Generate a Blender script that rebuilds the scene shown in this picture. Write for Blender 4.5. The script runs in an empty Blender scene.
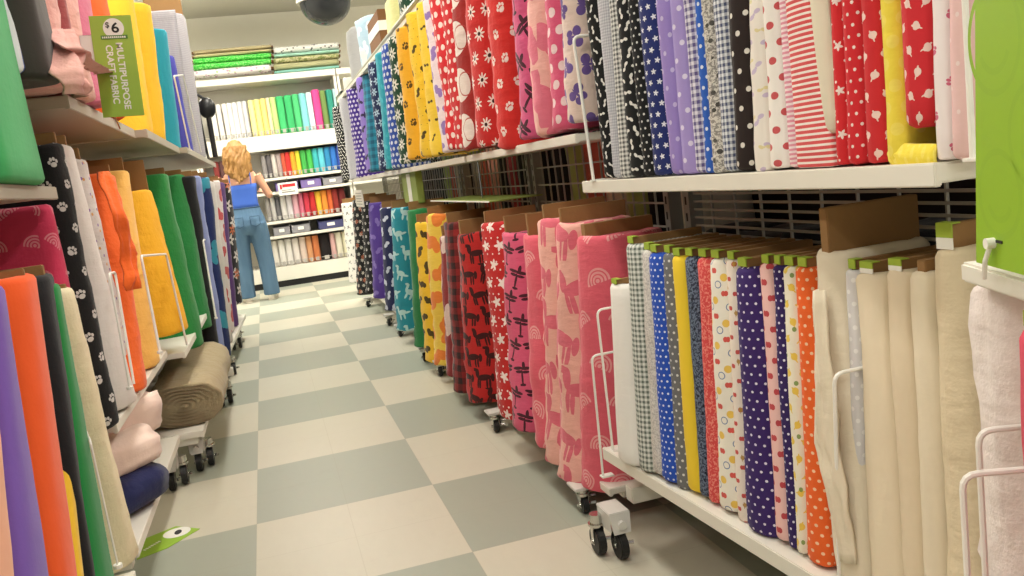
import bpy, bmesh, math, random
from mathutils import Vector, Matrix, noise
C = bpy.context.scene.collection
SC = bpy.context.scene
# ---------------------------------------------------------------- camera
F_PX, PITCH, ROLL, YAW, CH = 856.6, 0.140357, 0.127360, 0.267813, 1.0835
def cam_basis():
    cy, sy, cp, sp = math.cos(YAW), math.sin(YAW), math.cos(PITCH), math.sin(PITCH)
    w = Vector((sy*cp, cy*cp, -sp)); r0 = Vector((cy, -sy, 0)); u0 = r0.cross(w)
    c, s = math.cos(ROLL), math.sin(ROLL)
    return r0*c-u0*s, r0*s+u0*c, w
CR, CU, CW = cam_basis()
cd = bpy.data.cameras.new('camera'); cam = bpy.data.objects.new('camera', cd); C.objects.link(cam)
cd.sensor_width = 36; cd.lens = F_PX/1024*36; cd.clip_start = .05; cd.clip_end = 100
cam.matrix_world = Matrix(((CR.x, CU.x, -CW.x, 0), (CR.y, CU.y, -CW.y, 0), (CR.z, CU.z, -CW.z, CH), (0, 0, 0, 1)))
SC.camera = cam
cd.dof.use_dof = False
SC.view_settings.view_transform = 'Standard'; SC.view_settings.look = 'None'
SC.view_settings.exposure = -0.5; SC.view_settings.gamma = 1; SC.view_settings.use_curve_mapping = False
# ---------------------------------------------------------------- world and ceiling light
wd = bpy.data.worlds.new('world'); SC.world = wd; wd.use_nodes = True
wd.node_tree.nodes['Background'].inputs[0].default_value = (1, .975, .92, 1)
wd.node_tree.nodes['Background'].inputs[1].default_value = .4
def area(x, y, sx, sy, e, col=(1, .965, .9), z=3.2):
    l = bpy.data.lights.new('ceiling_tube_light', 'AREA'); l.shape = 'RECTANGLE'; l.size = sx; l.size_y = sy
    l.energy = e; l.color = col
    o = bpy.data.objects.new('ceiling_tube_light', l); C.objects.link(o); o.location = (x, y, z)
LAMPS = [(x, y) for x in (-1.5, .15, 1.8) for y in (-2, .6, 3.2, 5.8, 8.9)]
for x, y in LAMPS:
    if y > 3:
        l = bpy.data.lights.new('ceiling_fill_light', 'AREA'); l.shape = 'RECTANGLE'; l.size = .5; l.size_y = 1.3; l.energy = 75 if y > 8 else 24; l.color = (1, .97, .9)  # added upward fill that brightens the ceiling and back wall
        o = bpy.data.objects.new('ceiling_fill_light', l); C.objects.link(o); o.location = (x, y, 3.1); o.rotation_euler.x = math.pi
for x, y in LAMPS: area(x, y, .25, 1.3, 36 if y < 5 else 42 if y < 8 else 64)

# ---------------------------------------------------------------- pixel geometry helpers
def ray(x, y): return CW + CR*((x-512)/F_PX) - CU*((y-288)/F_PX)
def hit(x, y, ax, v):
    d = ray(x, y); o = Vector((0, 0, CH)); t = (v-o[ax])/d[ax]; return o+d*t
def Yof(px, X, Z):
    k = (px-512)/F_PX; a = CR-CW*k        # a . (X, Y, Z-CH) = 0
    return -(a.x*X+a.z*(Z-CH))/a.y
def Xof(px, Y, Z):
    k = (px-512)/F_PX; a = CR-CW*k
    return -(a.y*Y+a.z*(Z-CH))/a.x
# ---------------------------------------------------------------- materials
def lin(h):
    if isinstance(h, tuple): return h
    h = h.lstrip('#'); o = []
    for i in (0, 2, 4):
        c = int(h[i:i+2], 16)/255; o.append(c/12.92 if c <= .04045 else ((c+.055)/1.055)**2.4)
    return (*o, 1)
def soft(h):
    c = lin(h); l = .25*c[0]+.6*c[1]+.15*c[2]; return tuple((x*.96+l*.04)*.95+.003 for x in c[:3])+(1,)
class NT:
    def __init__(s, name):
        s.m = bpy.data.materials.new(name); s.m.use_nodes = True; s.t = s.m.node_tree; s.b = s.t.nodes['Principled BSDF']
    def new(s, k): return s.t.nodes.new(k)
    def put(s, sock, v):
        if isinstance(v, bpy.types.NodeSocket): s.t.links.new(v, sock)
        elif v is not None: sock.default_value = v
    def m_(s, op, a, b=None, c=None):
        n = s.new('ShaderNodeMath'); n.operation = op
        for i, v in enumerate((a, b, c)): s.put(n.inputs[i], v)
        return n.outputs[0]
    def v_(s, op, a, b=None, c=None):
        n = s.new('ShaderNodeVectorMath'); n.operation = op
        for i, v in enumerate((a, b, c)): s.put(n.inputs[i], v)
        return n.outputs['Value'] if op in ('LENGTH', 'DOT_PRODUCT') else n.outputs[0]
    def sep(s, v):
        n = s.new('ShaderNodeSeparateXYZ'); s.put(n.inputs[0], v); return n.outputs
    def comb(s, x, y, z=0.0):
        n = s.new('ShaderNodeCombineXYZ'); s.put(n.inputs[0], x); s.put(n.inputs[1], y); s.put(n.inputs[2], z); return n.outputs[0]
    def mix(s, f, a, b):
        n = s.new('ShaderNodeMix'); n.data_type = 'RGBA'; s.put(n.inputs[0], f)
        s.put(n.inputs[6], lin(a) if isinstance(a, (str, tuple)) else a); s.put(n.inputs[7], lin(b) if isinstance(b, (str, tuple)) else b)
        return n.outputs[2]
    def noise(s, v, sc, det=3, rough=.5):
        n = s.new('ShaderNodeTexNoise'); s.put(n.inputs['Vector'], v); n.inputs['Scale'].default_value = sc
        n.inputs['Detail'].default_value = det; n.inputs['Roughness'].default_value = rough; return n.outputs['Fac']
    def coord(s, k): return s.new('ShaderNodeTexCoord').outputs[k]
    def bump(s, h, st, dist=.01):
        n = s.new('ShaderNodeBump'); n.inputs['Strength'].default_value = st; n.inputs['Distance'].default_value = dist
        s.put(n.inputs['Height'], h); s.t.links.new(n.outputs[0], s.b.inputs['Normal'])
    def base(s, c): s.put(s.b.inputs['Base Color'], lin(c) if isinstance(c, (str, tuple)) else c)
    def rough(s, r): s.put(s.b.inputs['Roughness'], r)
MATS = {}
def plain(name, col, r=.5, metal=0, bump=0, spec=.5, vary=0):
    if name in MATS: return MATS[name]
    n = NT(name); n.rough(r); n.b.inputs['Metallic'].default_value = metal; n.b.inputs['Specular IOR Level'].default_value = spec
    if vary:
        f = n.noise(n.coord('Object'), 9, 4); c = lin(col); n.base(n.mix(f, tuple(x*(1-vary) for x in c[:3])+(1,), tuple(min(1, x*(1+vary)) for x in c[:3])+(1,)))
    else: n.base(col)
    if bump: n.bump(n.noise(n.coord('Object'), 60, 3), bump, .004)
    MATS[name] = n.m; return n.m
# motif shapes in a unit cell (-.5 .. .5): e = ellipse cx cy rx ry
SH = {
 'dot': [(0, 0, 1, 1)],
 'paw': [(0, -.25, .5, .4), (-.6, .2, .22, .3), (-.22, .6, .22, .3), (.25, .6, .22, .3), (.62, .2, .22, .3)],
 'bow': [(-.55, .25, .45, .3), (.5, -.2, .5, .3), (0, 0, .2, .2)],
 'horse': [(0, 0, .62, .26), (.6, .4, .2, .4), (.8, .7, .28, .14), (-.5, -.5, .1, .5), (-.25, -.5, .09, .45), (.35, -.5, .1, .5), (.55, -.42, .09, .45), (-.75, -.1, .16, .34)],
 'palm': [(0, -.3, .1, .7), (-.4, .45, .5, .14), (.4, .5, .5, .14), (-.2, .7, .16, .34), (.3, .2, .4, .13), (-.35, .15, .4, .12), (0, -.9, .3, .12)],
 'butterfly': [(-.45, .35, .45, .4), (.45, .3, .42, .38), (-.3, -.4, .3, .34), (.32, -.42, .3, .34), (0, 0, .1, .7)],
 'bat': [(0, 0, .3, .4), (-.6, .2, .5, .24), (.6, .2, .5, .24), (0, .4, .12, .3)],
 'leaf': [(0, 0, .5, .75), (-.25, .1, .45, .55), (.3, .1, .4, .5), (.12, -.85, .12, .4), (.2, .7, .16, .35)],
 'apple': [(-.3, 0, .5, .6), (.3, 0, .5, .6)],
 'dino': [(0, 0, .6, .32), (.55, .4, .17, .45), (.7, .75, .3, .16), (-.7, -.15, .45, .13), (-.3, -.5, .14, .4), (.3, -.5, .14, .4)],
 'blob': [(0, 0, .8, .5), (.5, .5, .5, .5), (-.5, -.5, .4, .55)],
}
def fabric(name, bg, layers=(), rough=.85, wr=.35, kind='fleece', nsc=14):
    """layers: (type, color, spacing, radius, opts)"""
    if name in MATS: return MATS[name]
    bg = soft(bg); layers = [(L[0], soft(L[1]))+tuple(L[2:]) for L in layers]
    n = NT(name); uv = n.coord('UV'); col = bg; first = True
    cur = None
    for L in layers:
        ty, fg, sp, r = L[:4]; o = L[4] if len(L) > 4 else {}
        off = o.get('off', (0, 0)); asp = o.get('asp', 1)
        p = n.v_('MULTIPLY_ADD', uv, (1/sp, 1/(sp*asp), 0), (off[0], off[1], 0))
        if ty in ('gingham', 'stripes', 'plaid'):
            x, y, _ = n.sep(p)
            a = n.m_('LESS_THAN', n.m_('FRACT', x), .5); b = n.m_('LESS_THAN', n.m_('FRACT', x if o.get('vert') else y), r if ty == 'stripes' else .5)
            f = b if ty == 'stripes' else n.m_('MULTIPLY', n.m_('ADD', a, b), .5)
        elif ty == 'floral':
            q = n.v_('ADD', p, n.comb(n.noise(p, 1.3), n.noise(n.v_('ADD', p, (7, 3, 1)), 1.3)))
            f = n.m_('GREATER_THAN', n.noise(q, 2.2, 2, .6), r)
        elif ty == 'voro':
            t = n.new('ShaderNodeTexVoronoi'); n.put(t.inputs['Vector'], p); t.inputs['Scale'].default_value = 1
            f = n.m_('LESS_THAN', t.outputs['Distance'], r)
        else:
            x, y, _ = n.sep(p); row = n.m_('FLOOR', y); x2 = n.m_('ADD', x, n.m_('MULTIPLY', n.m_('MODULO', row, 2.0), .5)) if o.get('brick', 1) else x
            cx = n.m_('FLOOR', x2); c = n.comb(n.m_('SUBTRACT', n.m_('SUBTRACT', x2, cx), .5), n.m_('SUBTRACT', n.m_('SUBTRACT', y, row), .5))
            if o.get('rot', 0):
                wn = n.new('ShaderNodeTexWhiteNoise'); n.put(wn.inputs['Vector'], n.comb(cx, row)); ang = n.m_('MULTIPLY', n.m_('SUBTRACT', wn.outputs['Value'], .5), o['rot'])
                vr = n.new('ShaderNodeVectorRotate'); vr.rotation_type = 'Z_AXIS'; n.put(vr.inputs['Vector'], c); n.put(vr.inputs['Angle'], ang); c = vr.outputs[0]
            if asp != 1: c = n.v_('MULTIPLY', c, (1, asp, 0))
            if ty in ('star', 'flower', 'ring', 'arc'):
                X, Y, _ = n.sep(c); d = n.v_('LENGTH', c); an = n.m_('ARCTAN2', X, Y)
                if ty == 'star': f = n.m_('LESS_THAN', d, n.m_('MULTIPLY_ADD', n.m_('PINGPONG', n.m_('MULTIPLY', an, 5/math.pi), 1.0), -r*.62, r))
                elif ty == 'flower': f = n.m_('MULTIPLY', n.m_('LESS_THAN', d, n.m_('MULTIPLY_ADD', n.m_('COSINE', n.m_('MULTIPLY', an, o.get('n', 6.0))), r*.3, r*.7)), n.m_('GREATER_THAN', d, r*.2))
                elif ty == 'ring': f = n.m_('COMPARE', d, r, o.get('w', .03))
                else: f = n.m_('MULTIPLY', n.m_('MULTIPLY', n.m_('LESS_THAN', d, r), n.m_('GREATER_THAN', n.m_('SINE', n.m_('MULTIPLY', d, 75.0)), -.35)), n.m_('GREATER_THAN', Y, -.06))
            else:
                best = None
                for (ex, ey, rx, ry) in SH[ty]:
                    l = n.v_('LENGTH', n.v_('MULTIPLY_ADD', c, (1/(rx*r), 1/(ry*r), 0), (-ex/rx, -ey/ry, 0)))
                    best = l if best is None else n.m_('MINIMUM', best, l)
                f = n.m_('LESS_THAN', best, 1.0)
        cur = n.mix(n.m_('MULTIPLY', f, o.get('a', .93)), col, fg); col = cur
    if cur is None: n.base(bg)
    else: n.base(cur)
    n.rough(rough); n.b.inputs['Specular IOR Level'].default_value = .25
    n.b.inputs['Sheen Weight'].default_value = .15 if kind == 'fleece' else .05; n.b.inputs['Sheen Roughness'].default_value = .5
    oc = n.coord('Object'); sc = n.v_('MULTIPLY', oc, (1, 1, .5))
    fold = n.m_('MULTIPLY', n.noise(n.v_('MULTIPLY', oc, (1, 1, 3.2)), nsc*.8, 3, .6), .55 if kind == 'fleece' else .35)
    h = n.m_('ADD', n.m_('ADD', n.noise(sc, nsc, 4, .55), fold), n.m_('MULTIPLY', n.noise(oc, 260, 2), .06 if kind == 'fleece' else .05))
    n.bump(h, min(1, wr*1.15), .02)
    MATS[name] = n.m; return n.m
WHITE_METAL = plain('white_painted_metal', '#e6e2d6', .35, vary=.04)
GREY_METAL = plain('grey_painted_metal', '#8f8d86', .4)
CHROME = plain('chrome', '#c9c9c4', .2, 1)
RUBBER = plain('black_rubber', '#141414', .5)
WIRE = plain('white_wire', '#efece4', .3)
WIREG = plain('dull_grey_wire', '#a09b92', .4)
BOARD = plain('brown_cardboard', '#957044', .85, bump=.2, vary=.08)
BOARDD = plain('dark_cardboard', '#7a5330', .85, bump=.2)
LABG = plain('lime_label', '#9db53a', .5)
LABW = plain('white_label', '#f0eee6', .5)
INK = plain('black_ink', '#151515', .6)
BLACKP = plain('black_plastic', '#18181a', .35)
SIGNG = plain('lime_sign', '#8fb81f', .45)
SIGNP = plain('pale_lime_sign', '#9dbd45', .5); SIGNO = plain('olive_lime_board', '#8a9a48', .6)
SIGND = plain('darker_lime_print', '#8bb41e', .45)
# ---------------------------------------------------------------- mesh helpers
def link(name, me, mat=None, parent=None, smooth=False):
    o = bpy.data.objects.new(name, me); C.objects.link(o)
    if mat: me.materials.append(mat)
    if parent: o.parent = parent
    if smooth:
        for p in me.polygons: p.use_smooth = True
    return o
def finish(name, bm, mat=None, parent=None, smooth=False):
    me = bpy.data.meshes.new(name); bmesh.ops.recalc_face_normals(bm, faces=bm.faces); bm.to_mesh(me); bm.free()
    return link(name, me, mat, parent, smooth)
def box(bm, lo, hi, bev=0):
    x0, y0, z0 = lo; x1, y1, z1 = hi
    v = [bm.verts.new(p) for p in ((x0,y0,z0),(x1,y0,z0),(x1,y1,z0),(x0,y1,z0),(x0,y0,z1),(x1,y0,z1),(x1,y1,z1),(x0,y1,z1))]
    fs = [bm.faces.new([v[i] for i in f]) for f in ((0,3,2,1),(4,5,6,7),(0,1,5,4),(1,2,6,5),(2,3,7,6),(3,0,4,7))]
    if bev: bmesh.ops.bevel(bm, geom=list({e for f in fs for e in f.edges}), offset=bev, segments=2, affect='EDGES')
    return v
def prism(bm, poly, z0, z1, bev=0):
    a = [bm.verts.new((x, y, z0)) for x, y in poly]; b = [bm.verts.new((x, y, z1)) for x, y in poly]
    fs = [bm.faces.new(a[::-1]), bm.faces.new(b)]
    for i in range(len(a)): fs.append(bm.faces.new((a[i], a[(i+1) % len(a)], b[(i+1) % len(a)], b[i])))
    if bev: bmesh.ops.bevel(bm, geom=list({e for f in fs for e in f.edges}), offset=bev, segments=2, affect='EDGES')
def cyl(bm, p0, p1, r, n=12, r1=None, cap=True):
    p0, p1 = Vector(p0), Vector(p1); r1 = r if r1 is None else r1
    d = (p1-p0).normalized(); a = d.orthogonal().normalized(); b = d.cross(a)
    R = [[bm.verts.new(p+a*math.cos(2*math.pi*i/n)*q+b*math.sin(2*math.pi*i/n)*q) for i in range(n)] for p, q in ((p0, r), (p1, r1))]
    for i in range(n): bm.faces.new((R[0][i], R[0][(i+1) % n], R[1][(i+1) % n], R[1][i]))
    if cap: bm.faces.new(R[0][::-1]); bm.faces.new(R[1])
def tube(bm, pts, r, n=8):
    pts = [Vector(p) for p in pts]; prev = None; a = None
    for i, p in enumerate(pts):
        t = (pts[min(i+1, len(pts)-1)]-pts[max(i-1, 0)]).normalized()
        if a is None: a = t.orthogonal().normalized()
        else: a = (a-t*a.dot(t)).normalized()
        b = t.cross(a); ring = [bm.verts.new(p+a*math.cos(2*math.pi*k/n)*r+b*math.sin(2*math.pi*k/n)*r) for k in range(n)]
        if prev:
            for k in range(n): bm.faces.new((prev[k], prev[(k+1) % n], ring[(k+1) % n], ring[k]))
        else: bm.faces.new(ring[::-1])
        prev = ring
    bm.faces.new(prev)
def bend(pts, rad=.02, k=4):
    """round the corners of a polyline"""
    pts = [Vector(p) for p in pts]; out = [pts[0]]
    for i in range(1, len(pts)-1):
        a = (pts[i-1]-pts[i]).normalized()*rad; b = (pts[i+1]-pts[i]).normalized()*rad
        for j in range(k+1):
            t = j/k; out.append((pts[i]+a)*(1-t)**2+pts[i]*2*t*(1-t)+(pts[i]+b)*t*t)
    out.append(pts[-1]); return out
def thing(name, label, cat, loc=(0, 0, 0), rz=0, group=None):
    o = bpy.data.objects.new(name, None); C.objects.link(o); o.location = loc; o.rotation_euler = (0, 0, rz); o.empty_display_size = .1
    return tag(o, label, cat, group)
def tag(o, label, cat, group=None):
    o['label'] = label; o['category'] = cat
    if group: o['group'] = group
    return o
def struct(o): o['kind'] = 'structure'; return o
# ---------------------------------------------------------------- room
def floor_mat():
    n = NT('vinyl_checker_tiles'); oc = n.coord('Object'); T = .61; x0, y0 = -.19, 2.324
    p = n.v_('MULTIPLY_ADD', oc, (1/T, 1/T, 0), (-x0/T+20, -y0/T+20, 0)); x, y, _ = n.sep(p)
    par = n.m_('MODULO', n.m_('ADD', n.m_('FLOOR', x), n.m_('FLOOR', y)), 2.0)
    big = n.noise(oc, 1.6, 3); mott = n.noise(n.v_('MULTIPLY', oc, (1, .35, 1)), 26, 4, .65)
    cream = n.mix(mott, '#c5c1af', '#cdc9b8'); green = n.mix(mott, '#9aa092', '#a2a799')
    c = n.mix(par, cream, green)
    # thin seams between the one-foot tiles
    hx = n.m_('MULTIPLY', x, 2.0); hy = n.m_('MULTIPLY', y, 2.0)
    dx = n.m_('ABSOLUTE', n.m_('SUBTRACT', n.m_('FRACT', n.m_('ADD', hx, .5)), .5)); dy = n.m_('ABSOLUTE', n.m_('SUBTRACT', n.m_('FRACT', n.m_('ADD', hy, .5)), .5))
    seam = n.m_('LESS_THAN', n.m_('MINIMUM', dx, dy), .0045)
    c = n.mix(n.m_('MULTIPLY', seam, .17), c, '#8d826b')
    st = n.m_('MULTIPLY', n.m_('SUBTRACT', n.noise(oc, 6.5, 6, .75), .56), 6.0); st = n.m_('MINIMUM', n.m_('MAXIMUM', st, 0.0), 1.0)
    st2 = n.m_('MULTIPLY', st, n.m_('GREATER_THAN', n.noise(oc, 1.1, 1), .52))
    c = n.mix(n.m_('MULTIPLY', st2, .1), c, '#7d705a')
    c = n.mix(n.m_('MULTIPLY', n.m_('SUBTRACT', big, .35), .3), c, '#b3a78e')
    n.base(c); n.rough(n.m_('MULTIPLY_ADD', mott, .1, .36)); n.b.inputs['Specular IOR Level'].default_value = .38
    n.bump(n.noise(oc, 40, 3), .05, .004)
    return n.m
bm = bmesh.new(); box(bm, (-3.2, -4, -.05), (4.2, 11.6, 0)); struct(finish('floor', bm, floor_mat()))
WALL = plain('off_white_wall_paint', '#e9e5d6', .8, vary=.02); CEIL = plain('ceiling_paint', '#dcd9cd', .9, vary=.02)
bm = bmesh.new(); box(bm, (-3.2, 11.45, 0), (4.2, 11.6, 3.35)); struct(finish('wall_back', bm, WALL))
bm = bmesh.new(); box(bm, (-3.3, -4, 0), (-3.2, 11.6, 3.35)); struct(finish('wall_left', bm, WALL))
bm = bmesh.new(); box(bm, (4.2, -4, 0), (4.3, 11.6, 3.35)); struct(finish('wall_right', bm, WALL))
bm = bmesh.new(); box(bm, (-3.3, -4, 3.35), (4.3, 11.6, 3.45)); struct(finish('ceiling', bm, CEIL))
bm = bmesh.new(); box(bm, (-3.2, 11.42, 0), (4.2, 11.45, .12)); struct(finish('baseboard_back', bm, BLACKP))
for x, y in LAMPS:
    t = thing('ceiling_light', 'fluorescent ceiling fixture above the aisles', 'ceiling light', (x, y, 3.35), group='ceiling fixtures')
    bm = bmesh.new(); prism(bm, [(-.17, -.7), (.17, -.7), (.17, .7), (-.17, .7)], -.09, 0, .01); finish('housing', bm, WHITE_METAL, t)
    for s in (-.08, .08):
        bm = bmesh.new(); cyl(bm, (s, -.62, -.108), (s, .62, -.108), .015); finish('tube', bm, LABW, t)
# ---------------------------------------------------------------- fabric bolts
GROUPROWS = []
def bolt(base, T, D, H, mat, dirx=1, tilt=(0, 0), taper=1.0, wr=.004, bh=.02, lab='green', seed=0, rnd=.6, boardmat=None, boardT=.018, sag=0, flat=0, name='fabric_bolt', boardD=None):
    """upright bolt. base = world point at the middle of the FRONT bottom edge; dirx = +1: body runs towards +X.
       T thickness along Y, D depth along X; tilt = (dx, dy) shift of the top relative to the base."""
    root = thing(name, '', 'fabric bolt', base)
    rnG = random.Random(seed*7+11); so = rnG.uniform(0, 90)
    r = min(T*.5*rnd*1.6, T*.499); prof = []
    # counter-clockwise half profile (front rounded)
    def arc(cx, cy, a0, a1, rr, k):
        return [(cx+rr*math.cos(a0+(a1-a0)*i/k), cy+rr*math.sin(a0+(a1-a0)*i/k)) for i in range(k+1)]
    h = T/2; k = 5
    prof += arc(r, -h+r, math.pi*1.5, math.pi, r, k)          # front near corner -> front
    prof += arc(r, h-r, math.pi, math.pi*.5, r, k)
    for j in (1, 2, 3): prof.append((r+(D-2*r)*j/4, h))
    prof += arc(D-r, h-r, math.pi*.5, 0, r, 3)
    prof += arc(D-r, -h+r, 0, -math.pi*.5, r, 3)
    for j in (3, 2, 1): prof.append((r+(D-2*r)*j/4, -h))
    n = len(prof); per = [0]
    for i in range(1, n+1):
        a, b = prof[i-1], prof[i % n]; per.append(per[-1]+math.hypot(a[0]-b[0], a[1]-b[1]))
    mid = (per[k]+per[k+1])/2
    nz = max(6, int(H/.035)); bm = bmesh.new(); uvl = bm.loops.layers.uv.new('UVMap'); rings = []
    re = min(.012, T*.2); zs = [(0, -re), (re*.4, -re*.3)]+[(re+(H-2*re)*i/nz, 0) for i in range(nz+1)]+[(H-re*.35, -re*.3), (H, -re)]
    for z, ins in zs:
        t = z/H; sc = 1+(taper-1)*(1-t); ring = []
        for i, (px, py) in enumerate(prof):
            nx, ny = px-D/2, py; cx = min(max(px, r), D-r); cyy = min(max(py, -h+r), h-r)
            dx, dy = px-cx, py-cyy; L = math.hypot(dx, dy) or 1
            q = noise.noise(Vector((per[i]*9+so, z*5.5+so, seed*1.3)))*wr+noise.noise(Vector((per[i]*22, z*26+per[i]*8, seed*2.1+so)))*wr*.45+noise.noise(Vector((per[i]*26+so*2, z*1.6, seed)))*wr*.55
            if sag: q += sag*math.sin(z*70+noise.noise(Vector((z*7, so, 0)))*5+per[i]*8)*max(0, 1-t*1.3)
            x = px+dx/L*(q+ins); y = py*sc+dy/L*(q*.6+ins)
            ring.append(bm.verts.new((dirx*x+tilt[0]*t, y+tilt[1]*t, z+(noise.noise(Vector((px*9+so, py*9, 4)))*wr*1.2 if t < .03 or t > .97 else 0))))
        rings.append(ring)
    for a in range(len(rings)-1):
        for i in range(n):
            j = (i+1) % n; f = bm.faces.new((rings[a][i], rings[a][j], rings[a+1][j], rings[a+1][i]))
            us = (per[i], per[i+1], per[i+1], per[i]); vs = (zs[a][0], zs[a][0], zs[a+1][0], zs[a+1][0])
            for l, u, v in zip(f.loops, us, vs): l[uvl].uv = (u-mid+5+so*.37, v+5+so*.21)
    for R, zz in ((rings[0], -1), (rings[-1], 1)):
        # wound layers at the end: inset rings, slightly stepped
        prev = R; c = Vector((0, 0, 0))
        for v in R: c += v.co
        c /= n
        for s, dz in ((.8, 0), (.55, -.003), (.3, -.001)):
            nr = [bm.verts.new((c.x+(v.co.x-c.x)*(1-(1-s)*min(1, T/D)) , c.y+(v.co.y-c.y)*s, c.z+dz*zz+.0)) for v in R]
            for i in range(n):
                j = (i+1) % n; f = bm.faces.new((prev[i], prev[j], nr[j], nr[i]))
                for l in f.loops: l[uvl].uv = (5.01+l.vert.co.x, 5.02+l.vert.co.y)
            prev = nr
        f = bm.faces.new(prev)
        for l in f.loops: l[uvl].uv = (5.01+l.vert.co.x, 5.02+l.vert.co.y)
    finish('fabric', bm, mat, root, True)
    if bh:
        bt = min(boardT, T*.5); bm = bmesh.new(); x0, x1 = .012, boardD or D-.01; sh = tilt[0]; sy = tilt[1]
        a, b = (dirx*x0+sh, dirx*x1+sh); lo, hi = min(a, b), max(a, b)
        box(bm, (lo, -bt/2+sy, H-.02), (hi, bt/2+sy, H+bh), .0015); finish('cardboard_core', bm, boardmat or BOARD, root)
        if lab:
            lt = min(T*.55, .03); fx = dirx*.0095+sh
            if lab in ('green', 'both'):
                bm = bmesh.new(); box(bm, (min(fx, fx-dirx*.002), -lt/2+sy, H+(bh*.45 if lab == 'both' else bh*.1)), (max(fx, fx-dirx*.002), lt/2+sy, H+bh+.002))
                box(bm, (min(fx, fx+dirx*.014), -lt/2+sy, H+bh+.0005), (max(fx, fx+dirx*.014), lt/2+sy, H+bh+.0022)); finish('lime_end_label', bm, LABG, root)
            if lab in ('white', 'both'):
                bm = bmesh.new(); top = H+bh*.45 if lab == 'both' else H+bh
                box(bm, (min(fx, fx-dirx*.0022), -lt/2+sy, H-.001), (max(fx, fx-dirx*.0022), lt/2+sy, top)); w = finish('white_end_label', bm, LABW, root)
    return root
def flap(parent, pts, wid, mat, nrm=(-1, 0, 0), wdir=(0, 1, 0), thick=.006, bulge=.012, wr=.006, seed=0, name='loose_flap'):
    """a strip of loose cloth hanging in front of a bolt, in world coordinates"""
    bm = bmesh.new(); uvl = bm.loops.layers.uv.new('UVMap'); N = Vector(nrm); W = Vector(wdir); P = [Vector(p) for p in pts]; base = parent.location
    # resample
    S = []; 
    for i in range(len(P)-1):
        for k in range(6): t = k/6; S.append((P[i].lerp(P[i+1], t), wid[i]*(1-t)+wid[i+1]*t))
    S.append((P[-1], wid[-1])); m = 8; top = []; bot = []; dist = 0
    for i, (p, w) in enumerate(S):
        a = []; b = []
        for j in range(-m, m+1):
            u = j/m; q = noise.noise(Vector((u*3+seed, i*.35, seed*3.3)))*wr*1.6+math.sin(u*9+i*.3+seed)*wr*.5
            c = p-base+W*(w/2*u+noise.noise(Vector((i*.4, seed, 2)))*wr)+N*(bulge*(1-u*u)+q); a.append(bm.verts.new(c)); b.append(bm.verts.new(c-N*thick))
        top.append(a); bot.append(b)
    def q4(vs, uvs):
        f = bm.faces.new(vs)
        for l, uv in zip(f.loops, uvs): l[uvl].uv = uv
    for i in range(len(S)-1):
        for j in range(2*m):
            uv = [(S[i][1]*j/2/m+5, 5-i*.02), (S[i][1]*(j+1)/2/m+5, 5-i*.02), (S[i][1]*(j+1)/2/m+5, 5-(i+1)*.02), (S[i][1]*j/2/m+5, 5-(i+1)*.02)]
            q4((top[i][j], top[i][j+1], top[i+1][j+1], top[i+1][j]), uv); q4((bot[i][j], bot[i+1][j], bot[i+1][j+1], bot[i][j+1]), uv)
        for j in (0, 2*m): q4((top[i][j], top[i+1][j], bot[i+1][j], bot[i][j]), [(5, 5)]*4)
    for i in (0, len(S)-1):
        for j in range(2*m): q4((top[i][j], top[i][j+1], bot[i][j+1], bot[i][j]), [(5, 5)]*4)
    return finish(name, bm, mat, parent, True)
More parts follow.
